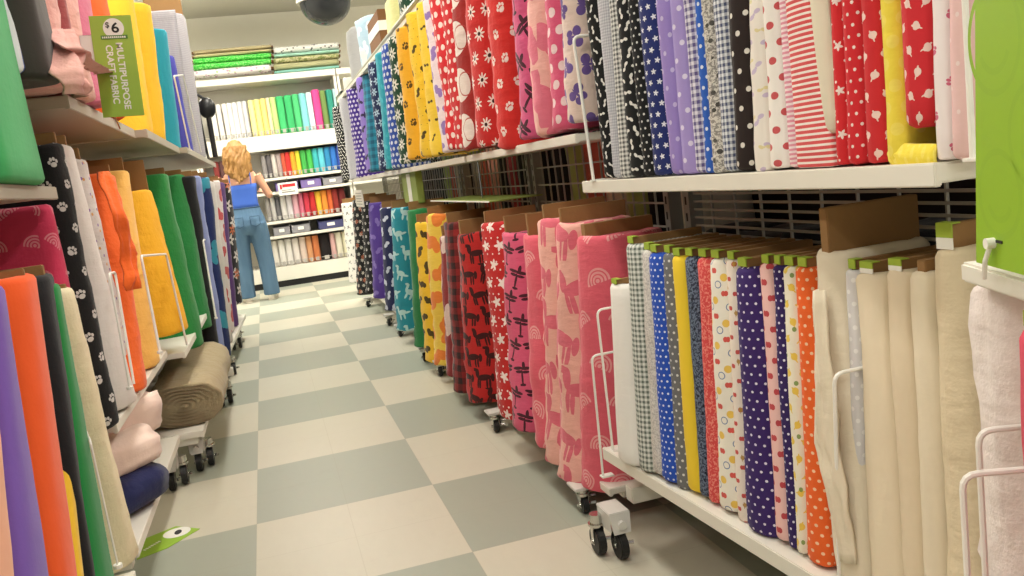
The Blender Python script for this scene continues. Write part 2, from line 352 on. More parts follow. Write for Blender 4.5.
def lying(p0, p1, a, b, mat, label, seed=0, wr=.004, core=False, group=None, turns=3, endmat=None, cat='fabric bolt', name='fabric_roll', gro=.006):
    """roll lying from p0 to p1 (centre line); a = half width, b = half height; spiral layers at the ends"""
    p0, p1 = Vector(p0), Vector(p1); root = thing(name, label, cat, p0, group=group)
    d = (p1-p0); L = d.length; d.normalize(); s = Vector((-d.y, d.x, 0)).normalized(); up = Vector((0, 0, 1))
    bm = bmesh.new(); uvl = bm.loops.layers.uv.new('UVMap'); n = 28; ns = max(8, int(L/.04)); rings = []
    for i in range(ns+1):
        z = L*i/ns; e = 1-.06*((abs(i/ns-.5)*2)**12); ring = []
        for k in range(n):
            t = 2*math.pi*k/n; ct, st = math.cos(t), math.sin(t); ex = .75
            x = math.copysign(abs(ct)**ex, ct)*a; y = math.copysign(abs(st)**ex, st)*b
            q = 1+(noise.noise(Vector((ct*2+seed, st*2, z*4)))+.5*noise.noise(Vector((ct*3, st*3+seed, z*18))))*wr/max(b, .01)*1.5
            ring.append(bm.verts.new(d*z+s*x*q*e+up*(y*q*e if st > -.3 else max(y, -b)*e)))
        rings.append(ring)
    for i in range(ns):
        for k in range(n):
            j = (k+1) % n; f = bm.faces.new((rings[i][k], rings[i][j], rings[i+1][j], rings[i+1][k]))
            for l, (uu, vv) in zip(f.loops, ((k, i), (k+1, i), (k+1, i+1), (k, i+1))): l[uvl].uv = (5+uu/n*2*math.pi*(a+b)/2, 5+vv*L/ns)
    for R, sg in ((rings[0], -1), (rings[-1], 1)):
        c = sum((v.co for v in R), Vector())/n; prev = R; cnt = turns*2
        for q in range(1, cnt+1):
            sc = 1-q/(cnt+.7); off = d*sg*(-gro if q % 2 else gro*.4)
            nr = [bm.verts.new(c+(v.co-c)*sc+off) for v in R]
            for k in range(n):
                j = (k+1) % n; bm.faces.new((prev[k], prev[j], nr[j], nr[k]))
            prev = nr
        bm.faces.new(prev)
    o = finish('fabric', bm, mat, root, True)
    if core:
        bm = bmesh.new(); e = p0-p0-d*.02; w = a*.6; t = min(.012, b*.4)
        for sgn in (1,):
            vs = [d*q+s*x+up*z for q in (-.02, L+.02) for x in (-w, w) for z in (-t, t)]
            V = [bm.verts.new(v) for v in vs]
            for f in ((0,1,3,2),(4,6,7,5),(0,4,5,1),(2,3,7,6),(0,2,6,4),(1,5,7,3)): bm.faces.new([V[i] for i in f])
        finish('cardboard_core', bm, BOARDD, root)
    return root
NL = {}
def setlabels(items, rowname, group, side=('left', 'right')):
    """items: list of (root, description) in left-to-right picture order"""
    cnt = {}
    for r, d in items: cnt[d] = cnt.get(d, 0)+1
    seen = {}; words = ['leftmost', 'second', 'third', 'fourth', 'fifth', 'sixth', 'seventh', 'eighth', 'ninth']
    for i, (r, d) in enumerate(items):
        if cnt[d] == 1: lab = f'{d}, {rowname}'
        else:
            k = seen.get(d, 0); seen[d] = k+1; nw = {2: 'two', 3: 'three', 4: 'four', 5: 'five', 6: 'six', 7: 'seven'}[cnt[d]]
            w = 'leftmost' if k == 0 else 'rightmost' if k == cnt[d]-1 else words[k]
            lab = f'{d}, {rowname}, {w} of {nw}'
        r['label'] = lab; r['category'] = 'fabric bolt'; r['group'] = group
# ---------------------------------------------------------------- rolling racks
def caster(root, x, y, dx, low=False):
    """twin swivel caster under a pale bracket; x, y = floor point of the nearer wheel"""
    R = .028 if low else .04; zb = .085 if low else .118; s = -dx
    bm = bmesh.new()
    if low: prism(bm, [(x-.03, y-.02), (x+.05, y-.02), (x+.05, y+.06), (x-.03, y+.06)], .078, .088, .002)
    else:
        box(bm, (x-.03, y-.018, .13), (x+.03, y+.075, .138), .002)
        for q in (-.03, .026): box(bm, (x+q, y-.016, .085), (x+q+.004, y+.07, .134), .001)
        v = [bm.verts.new(p) for p in ((x-.03, y-.018, .134), (x+.03, y-.018, .134), (x+.024, y-.03, .082), (x-.024, y-.03, .082))]; w = [bm.verts.new((p.co.x, p.co.y+.004, p.co.z)) for p in v]
        bm.faces.new(v); bm.faces.new(w[::-1])
        for i in range(4): bm.faces.new((v[i], v[(i+1) % 4], w[(i+1) % 4], w[i]))
        cyl(bm, (x, y-.035, .105), (x, y-.02, .105), .012, 10)
    br = finish('caster', bm, CAST, root)
    for wx, wy in ((x, y), (x-.042*s if not low else x+.02, y+.055)):
        wd = .01 if low else .012
        bm = bmesh.new(); cyl(bm, (wx-wd, wy, R), (wx+wd, wy, R), R, 22)
        bmesh.ops.bevel(bm, geom=[e for e in bm.edges if any(len(f.verts) > 4 for f in e.link_faces)], offset=.004, segments=2, affect='EDGES')
        finish('wheel', bm, RUBBER, br)
        bm = bmesh.new(); cyl(bm, (wx-.02, wy, R), (wx+.02, wy, R), .007, 10)
        for q in (-wd-.004, wd+.002): box(bm, (wx+q, wy-.01, R-.008), (wx+q+.002, wy+.01, R*2+.006))
        cyl(bm, (wx, wy, R*2+.002), (wx, wy, zb), .018, 14); cyl(bm, (wx, wy, R*2+.006), (wx, wy, R*2+.012), .024, 14); finish('fork', bm, CHROME, br)
        bm = bmesh.new(); cyl(bm, (wx+.02, wy-.01, R+.005), (wx+.034, wy-.014, R+.005), .006, 8); finish('brake_pedal', bm, CHROME, br)
CAST = plain('pale_caster_metal', '#cfcdc6', .35)
LM = plain('shaded_cream_metal', '#b9b09f', .45, vary=.04)  # greyer cream for left upper shelves, underside shadow put into the colour
def rack(label, dirx, y0, y1, fronts, spine, top, grid=None, casters=(), back=None, group='rolling racks', low=False):
    """fronts: list of (x_at_y0, x_at_y1, z_top, thickness)"""
    t = thing('fabric_rack', label, 'shelf rack', (spine, (y0+y1)/2, 0), group=group); ox, oy = spine, (y0+y1)/2
    for xa, xb, z, th, *ye in fronts:
        y1_ = y1; y1 = ye[0] if ye else y1
        bm = bmesh.new(); P = [(xa-ox, y0-oy), (xb-ox, y1-oy), (dirx*-.03, y1-oy), (dirx*-.03, y0-oy)]
        if dirx > 0: P = P
        else: P = P[::-1]
        prism(bm, [(p[0], p[1]) for p in P], z-th, z, .003)
        lip = [(xa-ox-dirx*.0025, y0-oy-.001), (xb-ox-dirx*.0025, y1-oy+.001)]
        prism(bm, [(lip[0][0], lip[0][1]), (lip[1][0], lip[1][1]), (lip[1][0]+dirx*.012, lip[1][1]), (lip[0][0]+dirx*.012, lip[0][1])], z-th-.004, z+.001, .002)
        s = finish('shelf', bm, WHITE_METAL if dirx > 0 or z < 1 else LM, t); y1 = y1_
    for yy in (y0+.02, y1-.02):
        bm = bmesh.new(); box(bm, (-.02, yy-oy-.016, .1), (.02, yy-oy+.016, top)); nf = len(bm.faces); z = .2
        while z < top-.05: box(bm, (-.0215 if dirx > 0 else .0205, yy-oy-.004, z), (-.0205 if dirx > 0 else .0215, yy-oy+.004, z+.022)); z += .045
        bm.faces.ensure_lookup_table()
        for fc in bm.faces[nf:]: fc.material_index = 1
        u = finish('upright', bm, GREY_METAL, t); u.data.materials.append(INK)
        bm = bmesh.new(); xe = fronts[0][1]-ox+dirx*(.045 if dirx > 0 else .03); lo, hi = min(xe, 0), max(xe, 0); yc = yy-oy+(.02 if yy < oy else -.02)
        box(bm, (lo, yc-.022, .135 if not low else .08), (hi, yc+.022, .18 if not low else .1), .003); finish('base_channel', bm, WHITE_METAL, t)
    if grid:
        z0, z1, dy, dz, mat = grid; bm = bmesh.new(); y = y0+.05
        while y < y1-.03: box(bm, (-.003, y-oy-.0022, z0), (.003, y-oy+.0022, z1)); y += dy
        z = z0
        while z <= z1: box(bm, (-.006, y0-oy+.03, z-.003), (-.002, y1-oy-.03, z+.003)); z += dz
        finish('wire_grid', bm, mat, t)
    if back:
        bm = bmesh.new(); a, b = sorted((-.004*dirx*-1, .006*dirx*-1)); box(bm, (a, y0-oy, .2), (b, y1-oy, top)); finish('back_panel', bm, back, t)
    for cx, cy in casters: caster(t, cx-ox, cy-oy, -dirx, low)
    return t
GW = WIREG
rack('white rolling rack of cotton bolts, nearest on the right side', 1, .93, 2.14, [(.862, .787, .29, .03), (.845, .845, 1.017, .027, 2.215), (.85, .85, 1.72, .027)], 1.12, 1.95, (.82, 1.7, .115, .0215, GW), [(.777, 2.065)])
def rrack(label, y0, y1, cs, up): rack(label, 1, y0, y1, [(.83, .83, .125, .02), (up, up-.01, 1.148, .022), (up, up-.01, 1.88, .02)], 1.13, 1.95, (.85, 1.86, .08, .07, GW), cs, low=True)
rrack('white rolling rack of fleece bolts, just beyond the checked cotton on the right', 2.24, 3.5, [(.782, 3.374), (.80, 2.4)], .85)
rrack('third rolling rack on the right, yellow and orange fleece along it', 3.54, 4.8, [(.784, 4.55)], .84)
rrack('fourth rolling rack on the right, teal and purple fleece along it', 4.84, 6.2, [(.78, 5.0), (.78, 5.95)], .83)
rrack('farthest rolling rack on the right, black and white fleece along it', 6.24, 8.15, [(.78, 6.5), (.76, 7.7)], .82)
rack('rolling rack on the left edge, felt bolts in solid colours', -1, 1.1, 2.26, [(-.455, -.455, .2, .025), (-.46, -.46, 1.17, .025)], -.82, 1.95, None, [], BOARDD)
rack('second rolling rack on the left, paw print and yellow bolts', -1, 2.42, 3.56, [(-.47, -.462, .2, .025), (-.462, -.45, .545, .022), (-.425, -.42, 1.4, .03)], -.82, 2.3, None, [(-.508, 3.5)], BOARDD)
rack('third rolling rack on the left, green bolts over a grey batting roll', -1, 3.6, 4.84, [(-.375, -.37, .19, .025), (-.39, -.375, .52, .022), (-.38, -.37, 1.4, .03)], -.8, 2.3, None, [(-.419, 3.69), (-.377, 4.8)], BOARDD)
rack('farthest rolling rack on the left, navy and floral bolts near the shopper', -1, 4.9, 7.2, [(-.37, -.27, .18, .025), (-.335, -.3, 1.4, .03)], -.8, 2.1, None, [(-.38, 5.6), (-.366, 6.6), (-.38, 7.1)], BOARDD)

# ---------------------------------------------------------------- rows of upright bolts
def row(specs, rowname, group, dirx, XT, XB, D, ZT=None, ZB=None, Tmax=.2, wr=.004, bh=.02, lab=None, cap=None, boardD=None, seed=0, rnd=.6, sag=0, boardmat=None):
    out = []
    for i, s in enumerate(specs):
        xtl, xtr, yt, xbl, xbr, yb, mat, desc = s[:8]; o = s[8] if len(s) > 8 else {}
        xt = o.get('XT', XT(0.5*(xtl+xtr)) if callable(XT) else XT); xb = o.get('XB', XB(.5*(xbl+xbr)) if callable(XB) else XB)
        a, b = hit(xtl, yt, 0, xt), hit(xtr, yt, 0, xt); c, d = hit(xbl, yb, 0, xb), hit(xbr, yb, 0, xb)
        zt, zb = (a.z+b.z)/2, (c.z+d.z)/2
        T1, T0 = abs(a.y-b.y), abs(c.y-d.y)
        tm = o.get('Tmax', Tmax); T1c, T0c = min(T1, tm), min(T0, tm)
        far1, far0 = max(a.y, b.y), max(c.y, d.y); Y1, Y0 = far1-T1c/2, far0-T0c/2
        if 'Y' in o:
            Y1 = Y0 = o['Y']; T1c = T0c = o['T']; a = hit(xtr, yt, 1, Y1); c = hit(xbr, yb, 1, Y1); zt, zb, xt, xb = a.z, c.z, a.x, c.x
        elif abs(Y1-Y0) > .3:
            tgt = Xof(xtr if dirx < 0 else xtl, far0, zt); xt = max(xb-.07, min(xb+.07, tgt)); print('TILT', rowname, desc, round(Y1-Y0, 2), round(tgt-xb, 3)); Y1 = Y0; T1c = T0c
        ZTt = o.get('ZT', ZT) or zt; ZBb = o.get('ZB', ZB) if o.get('ZB', ZB) is not None else zb
        k = (ZTt-zb)/(zt-zb); Y1e = Y0+(Y1-Y0)*k; T1e = T0c+(T1c-T0c)*k
        k0 = (ZBb-zb)/(zt-zb); Y0e = Y0+(Y1-Y0)*k0; T0e = max(.02, T0c+(T1c-T0c)*k0); T1e = max(.02, T1e)
        T1e *= .985; T0e *= .985
        H = ZTt-ZBb; D_ = o.get('D', D); rr_ = min((T0e+T1e)*.25*o.get('rnd', rnd)*1.6, (T0e+T1e)*.25); sh_ = rr_*.45 if dirx > 0 else min(.008, rr_*.3); xb -= dirx*sh_; xt -= dirx*sh_
        r = bolt((xb, Y0e, ZBb), T1e, D_, H, FM[mat] if isinstance(mat, str) else mat, dirx, (xt-xb, Y1e-Y0e), T0e/T1e, o.get('wr', wr), o.get('bh', bh), o.get('lab', lab), seed*50+i, o.get('rnd', rnd), o.get('bm', boardmat), sag=o.get('sag', sag), boardD=o.get('boardD', boardD), boardT=o.get('boardT', .018))
        out.append((r, desc))
    setlabels(out, rowname, group); return [r for r, _ in out]
FM = {}
def F(k, *a, **kw): FM[k] = fabric(k.replace(' ', '_')+'_fabric', *a, **kw)
# fleece and flannel
F('white fleece black print', '#d9d6cf', [('palm', '#1a1a1c', .07, .3, {'rot': 3})])
F('black floral', '#17171b', [('flower', '#d8d2c8', .06, .3, {'rot': 3}), ('flower', '#b5654a', .11, .22, {'off': (.3, .4)})])
F('purple fleece', '#5b3f9e', [('blob', '#8c78c8', .11, .26, {'rot': 6})])
F('navy white print', '#1d2450', [('blob', '#cfd6e4', .09, .3, {'rot': 6})])
F('teal animals', '#1d93a6', [('dino', '#bfe3e2', .13, .42, {'rot': 1.2})])
F('green fleece', '#1e7e43', [('dots', '#1e7e43', .1, .1)] if 0 else ())
F('yellow black print', '#f0c218', [('blob', '#1f1c14', .09, .33, {'rot': 6})])
F('yellow orange', '#f3cf45', [('blob', '#ee7d2c', .15, .42, {'rot': 4})])
F('dark red white print', '#8d1c1e', [('blob', '#e2c9c0', .2, .34, {'rot': 3})])
F('red black plaid', '#8e1a1a', [('gingham', '#1c1212', .06, .5)])
F('red black animals', '#c01f1c', [('horse', '#1d0f0f', .1, .52, {'rot': .7, 'asp': .9})])
F('red white stars', '#c3201f', [('star', '#f3e9e2', .07, .33, {'rot': 2}), ('dot', '#f3e9e2', .03, .12)])
F('pink black palms', '#dd5a7e', [('palm', '#241019', .085, .5, {'rot': .5})])
F('coral rainbows', '#e65f72', [('arc', '#f2a6a6', .125, .3, {'rot': 1.2})])
F('pale pink coral horses', '#f4b6a8', [('horse', '#e4647c', .16, .55, {'rot': .7})])
F('purple polka', '#4b2e96', [('dot', '#e4def0', .035, .3)])
F('lilac bats', '#9279cf', [('bat', '#251c3c', .1, .42, {'rot': 2})])
F('teal plaid', '#1e87a3', [('gingham', '#12526d', .05, .5)])
F('navy flowers', '#1c2a56', [('flower', '#b9cfe0', .065, .42, {'rot': 3})])
F('bright teal', '#1fa2b7', [('blob', '#38b9c6', .07, .3, {'rot': 6})])
F('blue polka', '#2f55b8', [('dot', '#eaf0fa', .035, .3)])
F('green daisies', '#16462f', [('flower', '#f0efe6', .08, .44, {'n': 8.0})])
F('amber paws', '#f6b611', [('paw', '#3b2c12', .095, .27, {'rot': 2})])
F('yellow bees', '#f6cb1c', [('blob', '#2a210e', .1, .2, {'rot': 6}), ('dot', '#2a210e', .04, .05)])
F('yellow black words', '#f7d22b', [('bow', '#2a210e', .08, .25, {'rot': 2})])
F('white lilac print', '#e9dbe0', [('blob', '#8b6dbb', .08, .33, {'rot': 6})])
F('red big dots', '#d8202a', [('dot', '#f4ece4', .045, .27)])
F('red small dots', '#d32229', [('dot', '#f4ece4', .037, .25)])
F('maroon baseballs', '#a1231f', [('dot', '#ece5dc', .17, .37, {'brick': 0}), ('ring', '#b03a33', .17, .25, {'brick': 0, 'off': (.22, 0), 'w': .014})])
F('red daisies', '#cf2120', [('flower', '#f6f0e8', .078, .34, {'n': 9.0, 'rot': 2}), ('dot', '#1b1512', .078, .09)])
F('red white paws', '#d92620', [('paw', '#f2e6de', .078, .27, {'rot': 2})])
F('pink black trees', '#d8598a', [('palm', '#26131c', .1, .48, {'rot': 2})])
F('pink coral camo', '#f2b7ad', [('blob', '#e4708c', .17, .5, {'rot': 6})])
F('pink polka', '#e0567f', [('dot', '#f6dfe0', .048, .27)])
F('cream butterflies', '#e6cfc4', [('butterfly', '#5b3f97', .075, .42, {'rot': 5})])
# cotton
cot = dict(kind='cotton', wr=.16)
F('black bows', '#141516', [('bow', '#eceae4', .026, .38, {'rot': 5})], **cot)
F('grey lilac fine', '#a9a9b4', [('gingham', '#d8d8dc', .007, .5)], **cot)
F('black white small check', '#e3e3df', [('gingham', '#3a3d40', .011, .5)], **cot)
F('black pin dots', '#16181a', [('dot', '#e4e2dd', .016, .17)], **cot)
F('black bows large', '#17191b', [('bow', '#eceae4', .03, .42, {'rot': 5})], **cot)
F('navy stars', '#232f6e', [('star', '#eef0f5', .023, .3, {'rot': 3})], **cot)
F('lavender dots', '#9c86cc', [('dot', '#cfc3e6', .036, .14)], **cot)
F('lavender dots light', '#a592d2', [('dot', '#e2daf0', .034, .16)], **cot)
F('purple gingham', '#e5e1ec', [('gingham', '#4a3a80', .014, .5)], **cot)
F('royal dots', '#2e62c4', [('dot', '#e8eefa', .02, .19)], **cot)
F('grey floral', '#8e8984', [('floral', '#d7d2c8', .012, .5), ('voro', '#3b3935', .02, .25)], **cot)
F('navy gingham', '#e9ebef', [('gingham', '#2c3a68', .012, .5)], **cot)
F('brown dots', '#2c211f', [('dot', '#ece6dc', .033, .15)], **cot)
F('white pastel strokes', '#eee6dc', [('bow', '#c9b7d4', .045, .3, {'rot': 1}), ('bow', '#e3d49a', .05, .2, {'off': (.4, .3), 'rot': 1})], **cot)
F('white red dots', '#f1ebe4', [('dot', '#c7323c', .029, .22)], **cot)
F('pink stripes', '#f3dfe2', [('stripes', '#e08ba0', .008, .5)], **cot)
F('red stripes', '#f3e6df', [('stripes', '#d62f34', .009, .58)], **cot)
F('cream plain', '#e5dac2', **cot)
F('red stars cotton', '#d6222a', [('star', '#f3e6de', .033, .24, {'rot': 2}), ('dot', '#f3e6de', .03, .07)], **cot)
F('red pin dots', '#d4212b', [('dot', '#f3e6de', .016, .16)], **cot)
F('red leaves', '#cf2229', [('leaf', '#f1d7cc', .028, .28, {'rot': 1.5})], **cot)
F('red leaves wide', '#d32630', [('leaf', '#f3dacf', .03, .28, {'rot': 2.5})], **cot)
F('yellow quilted', '#efd83b', [('dot', '#f6e88b', .03, .3, {'a': .25})], kind='cotton', wr=.35)
F('white pink paws', '#f1e6e6', [('paw', '#d4567d', .042, .2, {'rot': 2})], **cot)
F('pale pink', '#eec5c4', [('dot', '#f5dcdb', .03, .1)], **cot)
F('white cotton', '#ece9e2', **cot)
F('grey green gingham', '#dcdfd8', [('gingham', '#4d5a50', .0125, .5)], **cot)
F('white embossed', '#d9d5cf', [('floral', '#b9b5b2', .012, .52)], kind='cotton', wr=.5)
F('blue dots cotton', '#2452c0', [('dot', '#e3ebf9', .0145, .18)], **cot)
F('grey dots cotton', '#6f7072', [('dot', '#dcdcd8', .0165, .18)], **cot)
F('yellow plain', '#f2ce1e', **cot)
F('navy floral cotton', '#333c50', [('floral', '#6d7c92', .012, .5), ('voro', '#1c2431', .014, .25)], **cot)
F('coral floral cotton', '#d94848', [('floral', '#ec8a7c', .014, .53)], **cot)
F('white school print', '#f1ebdc', [('apple', '#d63a2f', .048, .2), ('dot', '#edc23a', .048, .17, {'off': (.5, .3)}), ('ring', '#5173a8', .048, .15, {'off': (.2, .6), 'w': .02})], **cot)
F('cream red apples', '#efe2d4', [('apple', '#c83431', .03, .26), ('leaf', '#bb8d3d', .05, .13, {'off': (.3, .4)})], **cot)
F('purple dots cotton', '#3a2268', [('dot', '#e9e2f4', .0175, .15)], **cot)
F('pink red apples', '#f2c3bd', [('apple', '#c22f3c', .03, .33)], **cot)
F('deep purple dots', '#34215f', [('dot', '#e9e2f4', .014, .17)], **cot)
F('white lemons', '#f1ebd6', [('leaf', '#edc930', .032, .32, {'rot': 3}), ('dot', '#7d9c4a', .05, .09)], **cot)
F('orange dots', '#f0641c', [('dot', '#f8cfa6', .0165, .18)], **cot)
F('natural muslin', '#ecdfc6', kind='cotton', wr=.45, nsc=9)
F('light muslin', '#ecdcbf', **cot)
F('muslin narrow', '#e4d2b4', **cot)
F('muslin cream', '#e8dabf', **cot)
F('tan muslin', '#e0cfae', kind='cotton', wr=.6, nsc=11)
F('white swiss dot', '#dedbdc', [('dot', '#f3f1f0', .02, .2)], **cot)
# left side
F('charcoal felt', '#403a36', rough=.95, wr=.12); F('black cloth', '#17171a', wr=.2)
F('pale pink fleece', '#edb0a6', wr=.5); F('dusty rose', '#a84f50', wr=.4); F('mauve pink', '#d3718c', wr=.4); F('hot pink', '#d64b74', wr=.5)
F('orange cloth', '#f5661c', kind='cotton', wr=.3); F('yellow cloth', '#f9be12', kind='cotton', wr=.4); F('yellow ribbed', '#fbc81a', kind='cotton', wr=.4)
F('teal cloth', '#1f9fb6', kind='cotton', wr=.3); F('violet cloth', '#4a49a8', kind='cotton', wr=.4); F('grey lilac cloth', '#a29ca2', [('stripes', '#b0abae', .012, .5)], kind='cotton', wr=.3)
F('leaf green felt', '#37b261', wr=.1, rough=.95); F('blue white stripe', '#e9e9ee', [('stripes', '#3c58ab', .045, .4, {'vert': 1})], **cot)
F('pink shell print', '#dc3762', [('arc', '#ee91a2', .085, .3, {'rot': 2})], wr=.3)
F('black paw print', '#141416', [('paw', '#d6d2ce', .055, .28, {'rot': 2})], wr=.25)
F('white flannel', '#ebe6e0', wr=.2); F('confetti flannel', '#e3dedb', [('dot', '#8a5db3', .045, .1, {'rot': 3}), ('dot', '#e0a23e', .05, .09, {'off': (.4, .3)})], wr=.3)
F('bright orange flannel', '#fb6b14', wr=.45); F('pale yellow flannel', '#f8c15a', wr=.4); F('golden yellow flannel', '#f7b813', kind='cotton', wr=.5)
F('green flannel', '#1b8438', wr=.35); F('deep green flannel', '#18803a', wr=.35)
F('lilac blue', '#8f9cd0', wr=.3); F('navy teal print', '#1b2b63', [('blob', '#2f97ae', .2, .3, {'rot': 5})], wr=.3)
F('cream fleece', '#dcd3cb', wr=.4); F('white red print', '#e2d5cf', [('blob', '#c93a3d', .14, .4, {'rot': 5})], wr=.4); F('plum stripe', '#5f3b78', wr=.4)
F('black white orange floral', '#1f1c1d', [('flower', '#dcd4cc', .13, .4, {'rot': 3}), ('flower', '#cf6a32', .17, .25, {'off': (.5, .2)})])
F('peach felt', '#f0ab88', wr=.1, rough=.95); F('magenta felt', '#d8406e', wr=.1); F('purple felt', '#7a58b4', wr=.1, rough=.95); F('orange felt', '#f2590f', wr=.1, rough=.95)
F('yellow felt', '#f2c51c', wr=.1); F('black felt', '#16171b', wr=.15); F('green felt', '#11853b', wr=.1, rough=.95); F('cream quilting', '#efe3bd', kind='cotton', wr=.45)
F('blush fleece', '#fbe2d2', wr=.22); F('navy fleece', '#1b2355', wr=.3); F('taupe batting', '#b09f7c', wr=.35, nsc=22); F('coral cloth', '#d94560', **cot)
F('crumpled white', '#f0e4df', kind='cotton', wr=.9, nsc=7)

def lerpf(pts):
    def f(x):
        if x <= pts[0][0]: return pts[0][1]
        for (a, b), (c, d) in zip(pts, pts[1:]):
            if x <= c: return b+(d-b)*(x-a)/(c-a)
        return pts[-1][1]
    return f
# R1 lower: cotton on the near right rack
XB1 = lerpf([(620, .80), (655, .815), (695, .843), (728, .855), (820, .87), (980, .885)])
row([
 (612, 637, 283, 622, 647, 462, 'white cotton', 'short plain white bolt at the rack end', {'bh': .012, 'lab': 'green'}),
 (627, 644, 243, 642, 656, 470, 'grey green gingham', 'grey green gingham bolt'),
 (644, 653, 250, 654, 664, 474, 'white embossed', 'crumpled silver white bolt', {'wr': .007}),
 (650, 664, 252, 664, 678, 480, 'blue dots cotton', 'blue cotton bolt with white pin dots'),
 (664, 673, 253, 678, 689, 488, 'grey dots cotton', 'grey cotton bolt with white pin dots'),
 (673, 684, 256, 689, 702, 491, 'yellow plain', 'plain bright yellow bolt'),
 (684, 697, 256, 702, 711, 496, 'navy floral cotton', 'navy leafy print bolt'),
 (697, 711, 257, 711, 721, 503, 'coral floral cotton', 'coral red floral bolt'),
 (711, 726, 258, 721, 739, 509, 'white school print', 'white bolt with red apples and yellow dots'),
 (726, 737, 260, 739, 749, 522, 'cream red apples', 'cream bolt with small red apples'),
 (737, 760, 266, 749, 777, 532, 'purple dots cotton', 'wide purple bolt with white pin dots', {'boardT': .03}),
 (760, 772, 264, 777, 789, 540, 'pink red apples', 'pink bolt with red apples'),
 (772, 782, 265, 789, 798, 547, 'deep purple dots', 'narrow deep purple dotted bolt'),
 (782, 797, 266, 798, 808, 553, 'white lemons', 'white bolt with yellow lemons'),
 (797, 812, 267, 808, 830, 563, 'orange dots', 'orange bolt with white pin dots'),
 (813, 846, 251, 828, 859, 520, 'natural muslin', 'large creased cream muslin bolt under a tall board', {'bh': .075, 'lab': None, 'wr': .009, 'boardT': .022, 'ZB': .295}),
 (845, 857, 270, 853, 862, 520, 'white swiss dot', 'narrow white swiss dot bolt', {'ZB': .295, 'XT': .91, 'XB': .888}),
 (857, 885, 272, 862, 893, 520, 'light muslin', 'light beige muslin bolt with white price label', {'ZB': .295, 'lab': 'both', 'wr': .005}),
 (885, 908, 270, 893, 913, 520, 'muslin narrow', 'narrow beige muslin bolt with white price label', {'ZB': .295, 'lab': 'both'}),
 (908, 933, 271, 913, 934, 520, 'muslin cream', 'smooth pale cream muslin bolt', {'ZB': .295, 'lab': None}),
 (933, 964, 248, 934, 967, 520, 'tan muslin', 'tall tan muslin bolt with lime and white label', {'ZB': .295, 'lab': 'both', 'bh': .035, 'wr': .006}),
], 'low shelf, near right rack', 'cotton bolts on the low near right shelf', 1, lambda x: XB1(x+12)+.045, XB1, .21, ZB=None, wr=.003, bh=.016, lab='green', seed=1, Tmax=.15, rnd=.75)
# R1 upper
row([
 (587, 600, 0, 607, 617, 178, 'black bows', 'black bolt with tiny white bows'),
 (599, 611, 0, 616, 622, 178, 'grey lilac fine', 'fine grey lilac bolt'),
 (610, 619, 0, 622, 632, 178, 'black white small check', 'tiny black and white check bolt'),
 (618, 630, 0, 632, 645, 178, 'black bows large', 'black bolt with larger white bows'),
 (629, 640, 0, 645, 656, 177, 'black pin dots', 'black bolt with pin dots'),
 (640, 657, 0, 656, 673, 177, 'navy stars', 'navy bolt with white stars'),
 (657, 672, 0, 673, 684, 176, 'lavender dots', 'lavender dotted bolt beside the navy stars'),
 (672, 684, 0, 684, 698, 176, 'lavender dots light', 'paler lavender dotted bolt'),
 (684, 695, 0, 698, 707, 175, 'purple gingham', 'purple and white gingham bolt'),
 (695, 703, 0, 707, 714, 175, 'royal dots', 'royal blue bolt with white dots'),
 (703, 713, 0, 714, 727, 175, 'grey floral', 'grey and black scribble print bolt'),
 (713, 730, 0, 727, 738, 174, 'navy gingham', 'navy and white gingham bolt'),
 (730, 750, 0, 738, 755, 174, 'brown dots', 'dark brown bolt with cream dots'),
 (750, 765, 0, 755, 771, 172, 'white pastel strokes', 'crumpled white bolt with pastel strokes', {'wr': .008}),
 (765, 781, 0, 771, 790, 171, 'white red dots', 'white bolt with large red dots'),
 (781, 791, 0, 790, 800, 170, 'pink stripes', 'pink and white striped bolt'),
 (791, 812, 0, 800, 838, 170, 'red stripes', 'red and white striped bolt', {'Tmax': .2}),
 (832, 843, 0, 838, 849, 168, 'red stars cotton', 'red bolt with white stars'),
 (843, 863, 0, 849, 867, 168, 'red pin dots', 'red bolt with white pin dots'),
 (863, 882, 0, 867, 888, 167, 'red leaves', 'red bolt with cream leaves left of the yellow'),
 (882, 901, 0, 888, 908, 167, 'yellow quilted', 'creased yellow bolt'),
 (901, 936, 0, 908, 936, 166, 'red leaves wide', 'wide red bolt with cream leaves right of the yellow', {'ZB': 1.065, 'Tmax': .2}),
 (936, 950, 0, 937, 953, 165, 'white pink paws', 'white bolt with small pink paws'),
 (950, 971, 0, 953, 970, 164, 'pale pink', 'pale pink dotted bolt beside the lime sign'),
], 'upper shelf, near right rack', 'cotton bolts on the upper near right shelf', 1, .875, .868, .21, ZT=1.6, ZB=1.02, wr=.003, bh=.02, lab=None, seed=2, Tmax=.15, rnd=.75)
